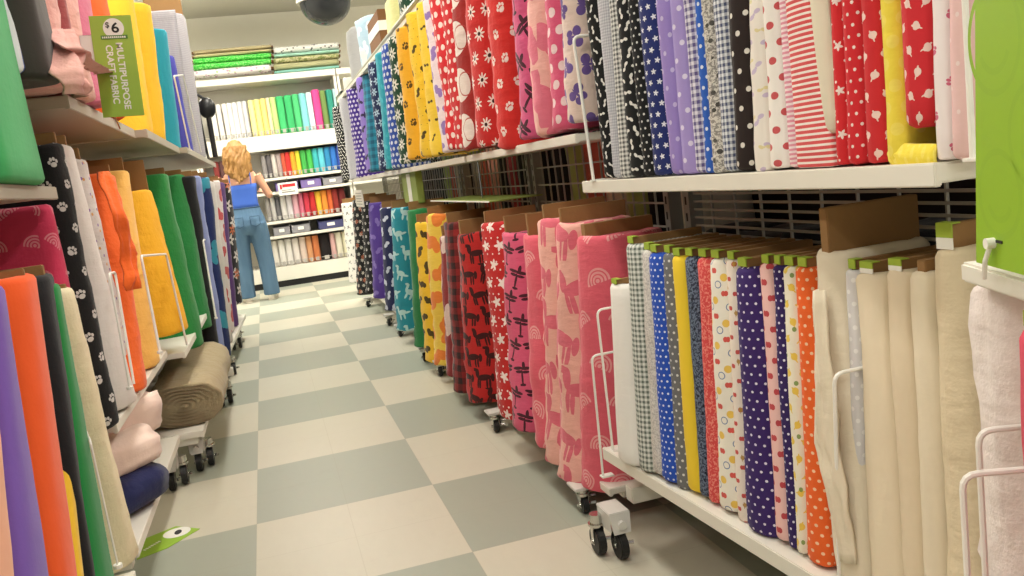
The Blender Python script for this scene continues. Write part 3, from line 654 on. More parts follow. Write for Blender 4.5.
# loose folded ends
def under(r, _n, px_pts, X, wid, mat, **kw):
    P = [hit(x, y, 0, X+dx) for x, y, dx in px_pts]
    o = flap(r, P, wid, FM[mat], **kw); return o
def find(sub):
    for o in C.objects:
        if sub in str(o.get('label', '')): return o
r = bolt((.862, hit(825, 130, 0, .86).y+.0, 1.07), .042, .03, .5, FM['cream plain'], 1, (0, .02), 1, .002, 0, None, 77, .8)
tag(r, 'narrow cream cloth bolt standing in front of the red striped bolt', 'fabric bolt', 'cotton bolts on the upper near right shelf')
o = find('creased yellow bolt, upper'); under(o, 'f', [(892, 155, .004), (915, 157, -.001), (938, 157, .0)], .866, [.034, .036, .034], 'yellow quilted', wdir=(0, 0, 1), bulge=.008, wr=.0005, name='folded_end')
o = find('large creased cream muslin'); under(o, 'f', [(820, 290, .01), (824, 380, -.008), (826, 445, -.014), (838, 500, -.014), (848, 560, -.01)], .87, [.02, .045, .06, .05, .04], 'natural muslin', bulge=.012, wr=.004, seed=4)

# R2 lower: fleece
XB2 = lerpf([(350, .77), (540, .785), (570, .81), (602, .85)])
XT2 = lerpf([(350, .83), (540, .85), (602, .88)])
row([
 (345, 356, 203, 354, 362, 285, 'white fleece black print', 'white fleece bolt with black print'),
 (356, 369, 200, 362, 371, 298, 'black floral', 'black fleece bolt with small white flowers'),
 (369, 378, 201, 371, 378, 294, 'black paw print', 'black fleece bolt with grey print'),
 (377, 391, 203, 379, 391, 301, 'purple fleece', 'purple fleece bolt with lighter shapes'),
 (390, 395, 208, 391, 402, 313, 'navy white print', 'navy fleece bolt with white print'),
 (395, 412, 208, 403, 421, 336, 'teal animals', 'teal fleece bolt with pale animals'),
 (412, 421, 209, 421, 431, 347, 'green fleece', 'plain green fleece bolt'),
 (420, 433, 222, 431, 441, 362, 'yellow black print', 'yellow fleece bolt with black shapes'),
 (431, 448, 215, 441, 456, 368, 'yellow orange', 'yellow fleece bolt with orange flames', {'wr': .012}),
 (445, 455, 235, 453, 462, 375, 'dark red white print', 'dark red fleece bolt with big white shapes', {'bh': .05}),
 (450, 466, 222, 461, 474, 392, 'red black plaid', 'dark red and black plaid fleece bolt'),
 (463, 488, 234, 475, 507, 410, 'red black animals', 'red fleece bolt with black animals', {'bh': .06, 'boardT': .03}),
 (487, 507, 222, 505, 519, 416, 'red white stars', 'red fleece bolt with white stars'),
 (507, 530, 232, 519, 541, 430, 'pink black palms', 'pink fleece bolt with black palms', {'bh': .06}),
 (528, 546, 234, 540, 555, 444, 'coral rainbows', 'narrow coral fleece bolt with pale arches', {'bh': .07}),
 (543, 560, 218, 552, 567, 462, 'pale pink coral horses', 'pale pink fleece bolt with coral horses', {'wr': .012}),
 (560, 588, 222, 566, 588, 478, 'pale pink coral horses', 'pale pink fleece bolt with coral horses', {'wr': .012}),
 (582, 632, 236, 588, 617, 488, 'coral rainbows', 'wide coral fleece bolt with pale rainbows', {'wr': .008, 'Tmax': .22, 'bh': .035, 'boardT': .03}),
], 'low row, right side', 'fleece bolts on the low right racks', 1, XT2, XB2, .24, wr=.01, bh=.045, lab=None, seed=3, Tmax=.22, rnd=.62, sag=.004, boardD=.22)
row([
 (334, 343, 100, 346, 353, 180, 'black bows large', 'small black and white print bolt at the far end', {'ZT': 1.852}),
 (342, 350, 92, 353, 360, 179, 'grey lilac fine', 'grey white bolt beside the purple dots', {'ZT': 1.852}),
 (349, 358, 77, 361, 375, 176, 'purple polka', 'purple bolt with white polka dots', {'ZT': 1.852}),
 (358, 368, 68, 371, 376, 172, 'lilac bats', 'lilac bolt with black bats', {'ZT': 1.852}),
 (366, 373, 62, 374, 386, 171, 'teal plaid', 'dark teal plaid bolt', {'ZT': 1.852}),
 (371, 380, 55, 384, 391, 170, 'navy flowers', 'navy bolt with pale flowers', {'ZT': 1.852}),
 (379, 388, 52, 391, 397, 169, 'bright teal', 'bright teal bolt', {'ZT': 1.852}),
 (386, 394, 47, 397, 405, 168, 'blue polka', 'blue bolt with white polka dots', {'ZT': 1.852}),
 (393, 401, 40, 405, 414, 163, 'green daisies', 'dark green bolt with white daisies', {'ZT': 1.852}),
 (399, 412, 22, 414, 428, 158, 'amber paws', 'amber yellow bolt with brown paws', {'ZT': 1.852}),
 (411, 424, 12, 427, 438, 157, 'yellow bees', 'yellow bolt with black bees', {'ZT': 1.852}),
 (421, 431, 0, 437, 447, 155, 'yellow black words', 'thin yellow bolt with black marks beside the amber ones', {'ZT': 1.852}),
 (428, 434, 0, 446, 455, 152, 'white lilac print', 'white bolt with lilac print'),
 (434, 445, 0, 454, 462, 149, 'red big dots', 'red bolt with bigger white dots'),
 (445, 456, 0, 461, 471, 148, 'red small dots', 'red bolt with smaller white dots'),
 (456, 472, 0, 470, 483, 149, 'maroon baseballs', 'maroon bolt with white baseballs'),
 (471, 492, 0, 483, 504, 146, 'red daisies', 'red bolt with white daisies'),
 (491, 516, 0, 504, 527, 147, 'red white paws', 'red bolt with white paws', {'wr': .01}),
 (516, 531, 0, 527, 541, 139, 'pink black trees', 'pink bolt with black trees'),
 (530, 550, 0, 540, 556, 135, 'pink coral camo', 'pale pink bolt with rose blotches', {'wr': .012}),
 (549, 566, 10, 555, 572, 130, 'pink polka', 'pink bolt with white polka dots', {'wr': .008}),
 (562, 580, 0, 571, 588, 122, 'cream butterflies', 'cream bolt with purple butterflies', {'wr': .01}),
], 'upper row, right side', 'fleece bolts on the upper right racks', 1, lerpf([(350, .83), (480, .845), (570, .875)]), lerpf([(350, .82), (480, .84), (575, .872)]), .24, ZT=1.852, wr=.009, bh=0, lab=None, seed=4, Tmax=.2, rnd=.62, sag=.003)
# bolts of the next aisle seen through the wire grids
DB = {'dim rust fleece': '#c0604c', 'dim rose fleece': '#e0a79c', 'dim olive cloth': '#a5b565', 'dim black cloth': '#19171a', 'dim cream cloth': '#d6cbb6', 'dim wine cloth': '#a03440', 'dim brown cloth': '#3b2a22'}
for k, v in DB.items(): F(k, v, wr=.4)
seq = ['dim black cloth', 'dim brown cloth', 'dim black cloth', 'dim wine cloth', 'dim black cloth', 'dim rose fleece', 'dim rust fleece', 'dim cream cloth', 'dim black cloth', 'dim olive cloth', 'dim cream cloth', 'dim rust fleece', 'dim olive cloth', 'dim black cloth']
its = []; y = .98; i = 0; rg = random.Random(5)
cols = []
while y < 7.6:
    w = .15+.06*rg.random(); k = seq[i % len(seq)] if y > 2.2 else ['dim black cloth', 'dim brown cloth', 'dim black cloth', 'dim wine cloth'][i % 4]
    h = (.82+.04*rg.random()) if y < 2.2 else (1.12+.2*rg.random())
    rr = bolt((1.46, y+w/2, .22), w*.85, .26, h-.22, FM[k], -1, (0, 0), 1, .012, 0, None, 300+i, .6)
    cols.append((rr, k, y)); y += w; i += 1
nm = {'dim rust fleece': 'rust red', 'dim rose fleece': 'dusty rose', 'dim olive cloth': 'olive', 'dim black cloth': 'black', 'dim cream cloth': 'greyish cream', 'dim wine cloth': 'wine red', 'dim brown cloth': 'brown'}
for rr, k, y in cols: tag(rr, nm[k]+' cloth bolt dimly seen through the wire grid behind the right racks', 'fabric bolt', nm[k]+' bolts behind the wire grid')
t = thing('fabric_rack', 'dim long rack of the next aisle behind the wire grids', 'shelf rack', (1.5, 4.3, 0))
bm = bmesh.new(); box(bm, (-.3, -3.4, .18), (0, 3.4, .21)); finish('shelf', bm, WHITE_METAL, t)
bm = bmesh.new(); box(bm, (-.3, -3.4, 1.5), (0, 3.4, 1.52)); finish('shelf', bm, WHITE_METAL, t)
bm = bmesh.new(); box(bm, (0, -3.4, .0), (.02, 3.4, 1.62)); finish('panel', bm, plain('dark_backing', '#1d1512', .8), t)  # dark backing added to block the bright wall and keep the gaps dark

# wire dividers
def divider(label, X, Y, z0, z1, dep, dirx=1, skew=0, r=.0035, mat=None, w=None, group='white wire dividers'):
    t = thing('wire_divider', label, 'wire divider', (X, Y, z0), group=group); h = z1-z0
    bm = bmesh.new(); tube(bm, bend([(0, 0, 0), (0, skew, h), (dirx*dep, skew, h), (dirx*dep, 0, 0)], .018), r); finish('wire_loop', bm, mat or WIRE, t)
    bm = bmesh.new(); box(bm, (-.006, -.012, -.002), (.03 if dirx > 0 else .006, .012, .003), .001); finish('foot', bm, mat or WIRE, t); return t
divider('white wire divider at the far end of the cotton shelf, taller one', .80, 2.10, .29, .68, .2, skew=.0)
divider('lower white wire divider overhanging the far end of the cotton shelf', .785, 2.16, .2, .55, .2, skew=-.02)
divider('white wire divider in front of the creased cream muslin bolt', .853, hit(832, 540, 0, .845).y, .29, .68, .2, skew=-.03)
divider('white wire divider at the far end of the near upper shelf', .843, 2.128, 1.018, 1.395, .22, skew=.03, r=.0045)
divider('white wire upright beside the pale pink bolt and lime sign', .86, hit(973, 160, 0, .86).y, 1.018, 1.5, .2, r=.004)
# R0 end rack
f = Vector((-.362, -.932, 0)); g = Vector((.932, -.362, 0)); P0 = Vector((.798, .847, 0))
ang = math.atan2(g.y, g.x)
t = thing('fabric_rack', 'white end rack angled into the aisle at the right edge', 'shelf rack', P0, ang, group='rolling racks')   # local x = depth, local -y = along front
bm = bmesh.new(); box(bm, (0, -.55, .876), (.3, 0, .9), .003); finish('shelf', bm, WHITE_METAL, t)
bm = bmesh.new(); box(bm, (0, -.55, .2), (.3, 0, .225), .003); finish('shelf', bm, WHITE_METAL, t)
bm = bmesh.new(); box(bm, (.3, -.55, .05), (.32, 0, 1.2), .003); finish('back_panel', bm, WHITE_METAL, t)
bm = bmesh.new(); prism(bm, [(.04, -.52), (.1, -.52), (.1, -.03), (.04, -.03)], .0, .2, .003); finish('base_channel', bm, WHITE_METAL, t)
def r0(x, y, z): return P0+g*x-f*y*-1*-1+Vector((0, 0, z)) if 0 else P0+g*x-f*y+Vector((0, 0, z))
def hitp(px, py, x):
    """pixel -> local y and z on the plane at depth x of the angled rack"""
    d_ = ray(px, py); A = P0+g*x-Vector((0, 0, CH)); tt = A.dot(g)/d_.dot(g); q = d_*tt+Vector((0, 0, CH)); return -(q-P0).dot(f), q.z
def r0bolt(px0, px1, pyt, pym, x, D, m, lab_, label, seed, wr, sag=0):
    y1, zt = hitp(px0, pyt, x); ya, _ = hitp(px0, pym, x); yb, _ = hitp(px1, pym, x); T = abs(ya-yb)
    rr = bolt(r0(x, (ya+yb)/2, .227), T, D, zt-.227, FM[m], 1, (0, 0), 1, wr, .015, lab_, seed, .6, LABW if lab_ is None else None, sag=sag); rr.rotation_euler.z = ang; tag(rr, label, 'fabric bolt'); print('R0', m, T, r0(x, ya, 1), r0(x, yb, 1))
r0bolt(956, 1018, 285, 420, .02, .2, 'crumpled white', None, 'crumpled pinkish white cloth bolt under the angled shelf at right edge', 401, .02, .011)
r0bolt(1008, 1050, 325, 440, -.04, .2, 'coral cloth', 'green', 'coral pink cloth bolt cut off by the right picture edge', 402, .003)
for lab, px, py, x in (('nearer white wire divider at the right edge, in front of coral bolt', 962, 475, -.055), ('farther white wire divider at the right edge, on the crumpled white bolt', 978, 431, -.012)):
    y, z = hitp(px, py, x); d = divider(lab, 0, 0, 0, z-.23, .2, r=.004); d.location = r0(x, y, .23); d.rotation_euler.z = ang
# lime sign on that rack
def smile(bm, cx, cz, R, y, w=.004):
    for a0, a1, rr_ in ((0, 2*math.pi, R), (math.pi*1.15, math.pi*1.85, R*.6)):
        n = 40; prev = None
        for i in range(n+1):
            a = a0+(a1-a0)*i/n; v = [bm.verts.new((y, cx+q*math.cos(a), cz+q*math.sin(a))) for q in (rr_-w, rr_+w)]
            if prev: bm.faces.new((prev[0], v[0], v[1], prev[1]))
            prev = v
yb_, zb_ = hitp(979, 262, -.008); yt_, zt_ = hitp(978, 0, -.008); L_ = (zt_-zb_); k_ = (yt_-yb_)/L_
t = thing('lime_sign', 'lime green sign zip tied to the angled white shelf at right', 'sign', r0(-.008, yb_, zb_), ang)
bm = bmesh.new(); H0 = .5; vs = [(0, 0), (k_*H0, H0), (k_*H0-.45, H0), (-.45, 0)]
fa = [bm.verts.new((-.003, y, z)) for y, z in vs]; fb = [bm.verts.new((0, y, z)) for y, z in vs]; bm.faces.new(fa); bm.faces.new(fb[::-1])
for i in range(4): bm.faces.new((fa[i], fa[(i+1) % 4], fb[(i+1) % 4], fb[i]))
finish('panel', bm, SIGNG, t)
for cx, cz, R in ((-.012-.05, .08, .045), (-.065, .24, .055), (-.14, .14, .05), (-.16, .3, .05)):
    bm = bmesh.new(); smile(bm, cx, cz, R, -.00305, .0035); finish('smile_print', bm, SIGND, t)
ya, za = hitp(993, 243, -.012); yb2, zb2 = hitp(986, 278, -.014); ya -= yb_; yb2 -= yb_; za -= zb_; zb2 -= zb_
bm = bmesh.new(); tube(bm, [(-.006, ya, za), (-.01, (ya+yb2)/2-.001, (za+zb2)/2), (-.008, yb2, zb2)], .0028); cyl(bm, (-.012, ya, za), (-.003, ya, za), .006, 12); finish('zip_tie', bm, WIRE, t)
bm = bmesh.new(); box(bm, (-.0045, ya-.02, za+.001), (-.003, ya-.007, za+.004)); finish('slot', bm, INK, t)

# ---------------------------------------------------------------- left side rows
row([
 (-70, -40, 290, -60, -30, 576, 'magenta felt', 'magenta felt bolt at the very left edge', {}),
 (-40, -12, 288, -28, 27, 576, 'peach felt', 'peach felt bolt'),
 (-12, 3, 285, 26, 57, 576, 'purple felt', 'purple felt bolt'),
 (2, 39, 276, 57, 84, 576, 'orange felt', 'bright orange felt bolt', {'bh': .012, 'boardT': .01}),
 (42, 50, 300, 76, 91, 576, 'yellow felt', 'thin yellow felt bolt between orange and green', {'Tmax': .06, 'XT': -.475, 'XB': -.435}),
 (39, 54, 274, 86, 95, 576, 'black felt', 'black felt bolt', {'XT': -.445, 'XB': -.445}),
 (50, 58, 283, 91, 117, 576, 'green felt', 'dark green felt bolt', {'XT': -.44, 'XB': -.43}),
 (53, 76, 289, 115, 140, 562, 'cream quilting', 'creased cream bolt ending the lowest left shelf', {'wr': .006, 'bh': .01, 'XT': -.455, 'XB': -.465}),
], 'lowest left shelf', 'felt bolts on the lowest left shelf', -1, -.435, -.42, .24, ZB=.203, wr=.002, bh=.02, lab=None, seed=5, Tmax=.16, rnd=.45)
row([
 (-55, 8, 0, -30, 50, 183, 'leaf green felt', 'large leaf green felt bolt', {'Tmax': .4, 'D': .28}),
], 'upper shelf at left edge', 'bolts on the upper shelf at the left edge', -1, -.445, -.445, .25, ZT=1.75, ZB=1.173, wr=.002, bh=0, lab=None, seed=6, rnd=.25, Tmax=.3)
yk = hit(58, 250, 0, -.485).y
r = bolt((-.485, yk+.045, .205), .075, .32, .93, FM['pink shell print'], -1, (0, 0), 1, .005, 0, None, 350, .8)
tag(r, 'raspberry pink bolt with pale shell print behind the felt bolts at left', 'fabric bolt')
row([
 (38, 62, 142, 97, 118, 413, 'black paw print', 'black bolt with white paw prints', {'Tmax': .09, 'XB': -.45, 'rnd': .9}),
 (58, 76, 146, 117, 138, 393, 'white flannel', 'plain white flannel bolt'),
 (74, 88, 158, 130, 141, 388, 'confetti flannel', 'white bolt with tiny coloured specks', {'XT': -.47, 'XB': -.47}),
 (88, 116, 172, 132, 149, 381, 'bright orange flannel', 'bright orange flannel bolt', {'wr': .01}),
 (113, 129, 170, 149, 163, 366, 'pale yellow flannel', 'pale yellow flannel bolt', {'bh': .05}),
], 'middle left shelf', 'flannel bolts on the middle left shelf', -1, -.46, -.44, .26, wr=.006, bh=.03, lab=None, seed=8, Tmax=.2, rnd=.6, ZB=.55)
row([
 (130, 153, 189, 165, 192, 341, 'golden yellow flannel', 'golden yellow creased bolt', {'bh': .12, 'XT': -.42, 'wr': .007}),
 (147, 168, 172, 185, 203, 337, 'green flannel', 'green flannel bolt beside the golden yellow one', {'XT': -.4, 'ZB': .45}),
 (167, 184, 173, 200, 213, 333, 'deep green flannel', 'deeper green flannel bolt', {'XT': -.38, 'ZB': .44}),
 (183, 193, 176, 207, 213, 325, 'black cloth', 'dark teal black bolt', {'Y': 4.93, 'T': .12, 'ZB': .185}),
 (190, 199, 176, 211, 217, 318, 'lilac blue', 'thin lilac blue bolt', {'Y': 5.08, 'T': .08, 'ZB': .185}),
 (194, 208, 177, 214, 222, 308, 'navy teal print', 'navy bolt with teal blotches', {'Y': 5.32, 'T': .16, 'ZB': .185}),
 (206, 214, 181, 219, 227, 318, 'cream fleece', 'cream fleece bolt', {'Y': 5.85, 'T': .2, 'ZB': .185}),
 (212, 219, 180, 225, 231, 318, 'white red print', 'white fleece bolt with red flowers', {'Y': 6.3, 'T': .2, 'ZB': .185}),
 (217, 223, 182, 228, 233, 300, 'plum stripe', 'plum bolt', {'Y': 6.55, 'T': .12, 'ZB': .185}),
 (220, 229, 183, 230, 238, 283, 'black white orange floral', 'black bolt with white and orange flowers', {'Y': 6.95, 'T': .25, 'ZB': .3}),
], 'far part of the middle left shelf', 'bolts on the far middle left shelf', -1, -.4, -.37, .26, wr=.008, bh=.03, lab=None, seed=9, Tmax=.24, rnd=.6)
rs = row([
 (6, 20, 0, 24, 34, 96, 'blue white stripe', 'blue and white edged bolt beside the green felt', {'XT': -.44, 'XB': -.44, 'rnd': .2, 'Tmax': .12}),
 (19, 41, 0, 32, 61, 79, 'charcoal felt', 'charcoal felt cloth ending above the shelf', {'ZB': None, 'Tmax': .18, 'rnd': .3}),
 (38, 58, 0, 62, 82, 100, 'pale pink fleece', 'pale pink fleece bolt with loose end', {'wr': .012}),
 (56, 62, 0, 80, 86, 105, 'dusty rose', 'dusty rose bolt'),
 (60, 76, 0, 85, 98, 110, 'pale pink fleece', 'pale pink ruffled bolt', {'wr': .012}),
 (74, 91, 0, 97, 108, 118, 'mauve pink', 'mauve pink bolt'),
 (90, 107, 0, 106, 128, 122, 'orange cloth', 'orange bolt behind the lime sign'),
 (106, 133, 0, 128, 153, 131, 'yellow cloth', 'yellow cotton bolt behind the lime sign', {'wr': .007}),
 (131, 149, 0, 152, 166, 134, 'yellow ribbed', 'yellow cotton bolt right of the lime sign', {'wr': .007}),
 (148, 160, 0, 170, 181, 148, 'teal cloth', 'teal bolt', {'XT': -.4, 'XB': -.39}),
 (158, 167, 20, 179, 193, 151, 'violet cloth', 'blue violet bolt', {'XT': -.395, 'XB': -.38, 'Tmax': .12}),
 (164, 187, 19, 192, 206, 154, 'grey lilac cloth', 'pale grey lilac bolt with board on top', {'XT': -.35, 'XB': -.33, 'ZT': None, 'bh': .13, 'bm': BOARD, 'boardT': .05, 'Tmax': .5}),
], 'upper left shelf', 'bolts on the upper left shelf', -1, -.41, -.40, .26, ZT=2.05, ZB=1.405, wr=.005, bh=0, lab=None, seed=10, Tmax=.24, rnd=.55)
under(rs[2], 'f', [(55, 30, 0), (66, 52, .02), (88, 68, .035), (97, 74, .03)], -.39, [.03, .12, .10, .02], 'pale pink fleece', nrm=(1, 0, 0), bulge=.03, wr=.012, seed=2)
under(rs[2], 'f', [(60, 45, 0), (68, 75, .02), (72, 96, .02)], -.385, [.05, .10, .08], 'pale pink fleece', nrm=(1, 0, 0), bulge=.03, wr=.015, seed=5)
o = find('bright orange flannel bolt, middle'); under(o, 'f', [(100, 172, -.02), (115, 215, .02), (126, 255, .025), (129, 290, .02)], -.45, [.06, .09, .08, .06], 'bright orange flannel', nrm=(1, 0, 0), bulge=.025, wr=.01, seed=3)
o = find('creased cream bolt ending')
# black edged display end (far end of upper left shelf)
t = thing('garment_rail', 'black vertical rail at the far end of the upper left shelf', 'rail', (-.32, 6.6, 1.2))
bm = bmesh.new(); tube(bm, bend([(.0, .1, .22), (.0, 0, .26), (-.02, 0, 1.1), (-.3, 0, 1.12)], .04), .010); finish('rail', bm, BLACKP, t)

hc = hit(207, 108, 1, 6.6)-t.location
bm = bmesh.new(); bmesh.ops.create_uvsphere(bm, u_segments=20, v_segments=12, radius=.075)
for v in bm.verts: v.co.y *= .6; v.co.x *= .8; v.co += hc
finish('round_cap', bm, BLACKP, t, True)
bm = bmesh.new(); cyl(bm, hc+Vector((0, 0, .06)), hc+Vector((-.05, 0, .1)), .01); cyl(bm, hc, hc+Vector((0, 0, -.35)), .018, 10); finish('post', bm, BLACKP, t)
# dividers on the left
def ldiv(label, px, py0, py1, X, dep, w=0, skew=0):
    a = hit(px, py0, 0, X); t = divider(label, X, a.y, a.z, hit(px-skew, py1, 0, X).z, dep, -1); return t
def loop_wire(label, pts, r=.0042, mat=None, group='white wire dividers'):
    P = [Vector(p) for p in pts]; t = thing('wire_divider', label, 'wire divider', P[0], group=group); bm = bmesh.new()
    tube(bm, [p-P[0] for p in bend(P, .018)], r); finish('wire_loop', bm, mat or WIRE, t)
    bm = bmesh.new(); cyl(bm, (0, 0, -.004), (0, 0, .004), .009, 10); finish('foot', bm, mat or WIRE, t); return t
loop_wire('white wire loop in front of the golden yellow bolt', [hit(160, 352, 0, -.375), hit(141, 256, 0, -.385), hit(166, 254, 0, -.385), hit(187, 345, 0, -.375)])
loop_wire('white wire loop in front of the white flannel bolt', [hit(130, 388, 0, -.425), hit(109, 274, 0, -.43), hit(115, 272, 0, -.43), hit(134, 384, 0, -.425)], .0035)
loop_wire('white wire loop in front of the navy teal bolt', [hit(216, 318, 0, -.33), hit(203, 240, 0, -.335), hit(210, 239, 0, -.335), hit(222, 308, 0, -.33)], .005)
loop_wire('white wire loop in front of the grey lilac bolt', [hit(190, 150, 0, -.31), hit(174, 76, 0, -.315), hit(183, 75, 0, -.315), hit(201, 152, 0, -.31)], .004)
loop_wire('white wire beside the creased cream bolt on the lowest left shelf', [hit(118, 566, 0, -.405), hit(90, 440, 0, -.41), hit(88, 436, 0, -.46), hit(84, 425, 0, -.5)], .0022)
# price sign
YS = 2.52
a_, b_, c_, e_ = hit(88, 17, 1, YS), hit(131, 14, 1, YS), hit(144, 115, 1, YS), hit(104, 118, 1, YS)
W_ = ((b_-a_).length+(c_-e_).length)/2; H_ = (a_.z+b_.z-c_.z-e_.z)/2; til = math.atan2((a_.x+b_.x-c_.x-e_.x)/2, H_)
t = thing('price_sign', 'lime green price sign for craft fabric hanging on the upper left shelf', 'sign', ((c_.x+e_.x)/2, YS, (c_.z+e_.z)/2)); t.rotation_euler.y = til
bm = bmesh.new(); box(bm, (-W_/2, -.0015, 0), (W_/2, .0015, H_), .0005); finish('panel', bm, SIGNP, t)
def text(s, loc, mat, parent, ux, uy, w, h, bold=.0):
    """lettering as flat raised print, w along ux and h along uy"""
    cu = bpy.data.curves.new('lettering', 'FONT'); cu.body = s; cu.size = 1; cu.align_x = 'CENTER'; cu.align_y = 'CENTER'; cu.extrude = .004; cu.offset = bold
    tmp = bpy.data.objects.new('tmp', cu); C.objects.link(tmp); dg = bpy.context.evaluated_depsgraph_get(); me = bpy.data.meshes.new_from_object(tmp.evaluated_get(dg))
    bpy.data.objects.remove(tmp)
    xs = [v.co.x for v in me.vertices]; ys = [v.co.y for v in me.vertices]; kx = w/(max(xs)-min(xs)); ky = h/(max(ys)-min(ys)); mx = (max(xs)+min(xs))/2; my = (max(ys)+min(ys))/2
    ux, uy = Vector(ux), Vector(uy); uz = ux.cross(uy)
    for v in me.vertices: v.co = Vector(loc)+ux*(v.co.x-mx)*kx+uy*(v.co.y-my)*ky+uz*v.co.z*.1
    me.materials.clear(); return link('lettering', me, mat, parent)
DN, RT, UP = (0, 0, -1), (1, 0, 0), (0, 0, 1)
text('MULTIPURPOSE', (W_*.13, -.0018, H_*.40), LABW, t, DN, RT, H_*.66, W_*.165, .022)
text('CRAFT FABRIC', (-W_*.12, -.0018, H_*.42), LABW, t, DN, RT, H_*.58, W_*.165, .022)
bm = bmesh.new(); v = [bm.verts.new((W_*(.05+.25*math.cos(q*math.pi/20)), -.0019, H_*.875+W_*.25*math.sin(q*math.pi/20))) for q in range(40)]; bm.faces.new(v); finish('price_disc', bm, LABW, t)
text('$', (-W_*.09, -.0023, H_*.905), INK, t, RT, UP, W_*.09, W_*.16, .01)
text('6', (W_*.09, -.0023, H_*.88), INK, t, RT, UP, W_*.18, W_*.26, .02)
bm = bmesh.new(); box(bm, (-W_*.28, -.0026, H_*.768), (W_*.36, -.0021, H_*.806)); finish('banner', bm, plain('banner_green', '#4d7d33', .6), t)
bm = bmesh.new()
for i in range(12): box(bm, (-W_*.25+i*W_*.048, -.003, H_*.777), (-W_*.25+i*W_*.048+W_*.03, -.0027, H_*.795))
finish('banner_print', bm, LABW, t)
bm = bmesh.new(); box(bm, (-W_*.5-.03, .004, H_*.57), (-W_*.5+.02, .006, H_*.82), .001); finish('backing_card', bm, LABW, t)
bm = bmesh.new(); tube(bm, [(-W_*.3, .003, H_*.1), (-W_*.3, .06, H_*.02), (-W_*.3, .12, -.02)], .002, 6); finish('holder_clip', bm, CHROME, t)

# rolls on the base shelves at left
lying((-.74, 2.44, .262), (-.478, 2.84, .262), .08, .06, FM['navy fleece'], 'dark navy fleece roll on the lowest left shelf under the blush one', 3, .006)
lying((-.82, 2.48, .35), (-.472, 2.86, .375), .075, .062, FM['blush fleece'], 'blush pink fleece roll propped on the navy roll', 5, .01)
lying((-.82, 2.72, .40), (-.468, 3.02, .44), .08, .07, FM['blush fleece'], 'blush fleece roll on top, behind the propped blush roll', 8, .014)
pr = hit(183, 398, 1, 3.70)
lying((pr.x, 3.70, .28), (pr.x-.01, 4.8, .28), .155, .089, FM['taupe batting'], 'large taupe batting roll lying on the base shelf at left', 9, .006, turns=6, gro=.014)
# floor sticker
t = thing('floor_sticker', 'lime green sticker with white circle on the floor at lower left', 'floor sticker', (-.46, 2.98, 0))
q = [hit(*p, 2, 0)-Vector((-.46, 2.98, 0)) for p in ((137, 560), (140, 541), (176, 526.5), (200, 529), (168, 548))]
bm = bmesh.new(); v = [bm.verts.new((p.x, p.y, .0015)) for p in q]; b_ = [bm.verts.new((p.x, p.y, 0)) for p in q]; bm.faces.new(v)
for i in range(5): bm.faces.new((v[i], b_[i], b_[(i+1) % 5], v[(i+1) % 5]))
finish('sticker', bm, SIGNG, t)
c = hit(177, 533, 2, 0)-Vector((-.46, 2.98, 0))
bm = bmesh.new(); v = [bm.verts.new((c.x+.045*math.cos(a*math.pi/16), c.y+.045*math.sin(a*math.pi/16), .002)) for a in range(32)]; bm.faces.new(v); finish('circle', bm, LABW, t)
bm = bmesh.new(); v = [bm.verts.new((c.x+.012*math.cos(a*math.pi/8)+.004, c.y+.022*math.sin(a*math.pi/8), .0025)) for a in range(16)]; bm.faces.new(v); finish('mark', bm, INK, t)
bm = bmesh.new(); d0 = (hit(144, 551, 2, 0)-Vector((-.46, 2.98, 0))); d1 = (hit(161, 541, 2, 0)-Vector((-.46, 2.98, 0)))
for i in range(7):
    p = d0.lerp(d1, i/7); e = d0.lerp(d1, i/7+.09); nn = Vector((-(e-p).y, (e-p).x, 0)).normalized()*.006
    bm.faces.new([bm.verts.new((s.x, s.y, .002)) for s in (p-nn, e-nn, e+nn, p+nn)])
finish('lettering', bm, LABW, t)
# ---------------------------------------------------------------- back shelving
CLIP = plain('greyish_clip', '#a5a29b', .5); YB = 10.6; xl, xr = -.62, 1.08
def back_unit(label, x0, x1):
    t = thing('wall_shelving', label, 'shelving', ((x0+x1)/2, YB+.25, 0), group='back shelving'); ox = (x0+x1)/2; oy = YB+.25
    def S(z0, z1, y=0, nm='shelf', dy=.5): bm = bmesh.new(); box(bm, (x0-ox, y-.25, z0), (x1-ox, .25, z1), .004); return finish(nm, bm, WHITE_METAL, t)
    bm = bmesh.new(); box(bm, (x0-ox, -.22, 0), (x1-ox, .25, .075)); finish('kick_plate', bm, BLACKP, t)
    S(.075, .24, 0, 'base_deck')
    for z0, z1 in ((.58, .615), (.755, .79), (1.10, 1.135), (1.265, 1.30), (1.62, 1.80), (2.42, 2.49)): S(z0, z1)
    for xx in (x0, x1-.03):
        bm = bmesh.new(); box(bm, (xx-ox, -.22, .2), (xx-ox+.03, .3, 2.5)); finish('upright', bm, WHITE_METAL, t)
    bm = bmesh.new(); box(bm, (x0-ox, .26, .2), (x1-ox, .3, 2.52)); finish('back_panel', bm, WHITE_METAL, t)
    bm = bmesh.new()
    for z in (.24, .79, 1.30, 1.80):
        tube(bm, [(x0-ox+.03, -.24, z+.05), (x1-ox-.03, -.24, z+.05)], .003, 6)
        x = x0-ox+.06
        while x < x1-ox: tube(bm, [(x, -.24, z), (x, -.24, z+.05)], .003, 6); x += .12
    finish('front_rail', bm, CLIP, t); return t
back_unit('white wall shelving full of bolts at the aisle end, facing the shopper', xl, xr)
back_unit('white wall shelving section left of the shopper, mostly behind the left racks', -1.9, xl-.01)
back_unit('white wall shelving section on the right, mostly behind the right racks', xr+.01, 2.3)
BC = {}; CLIP = plain('greyish_clip', '#a5a29b', .5)
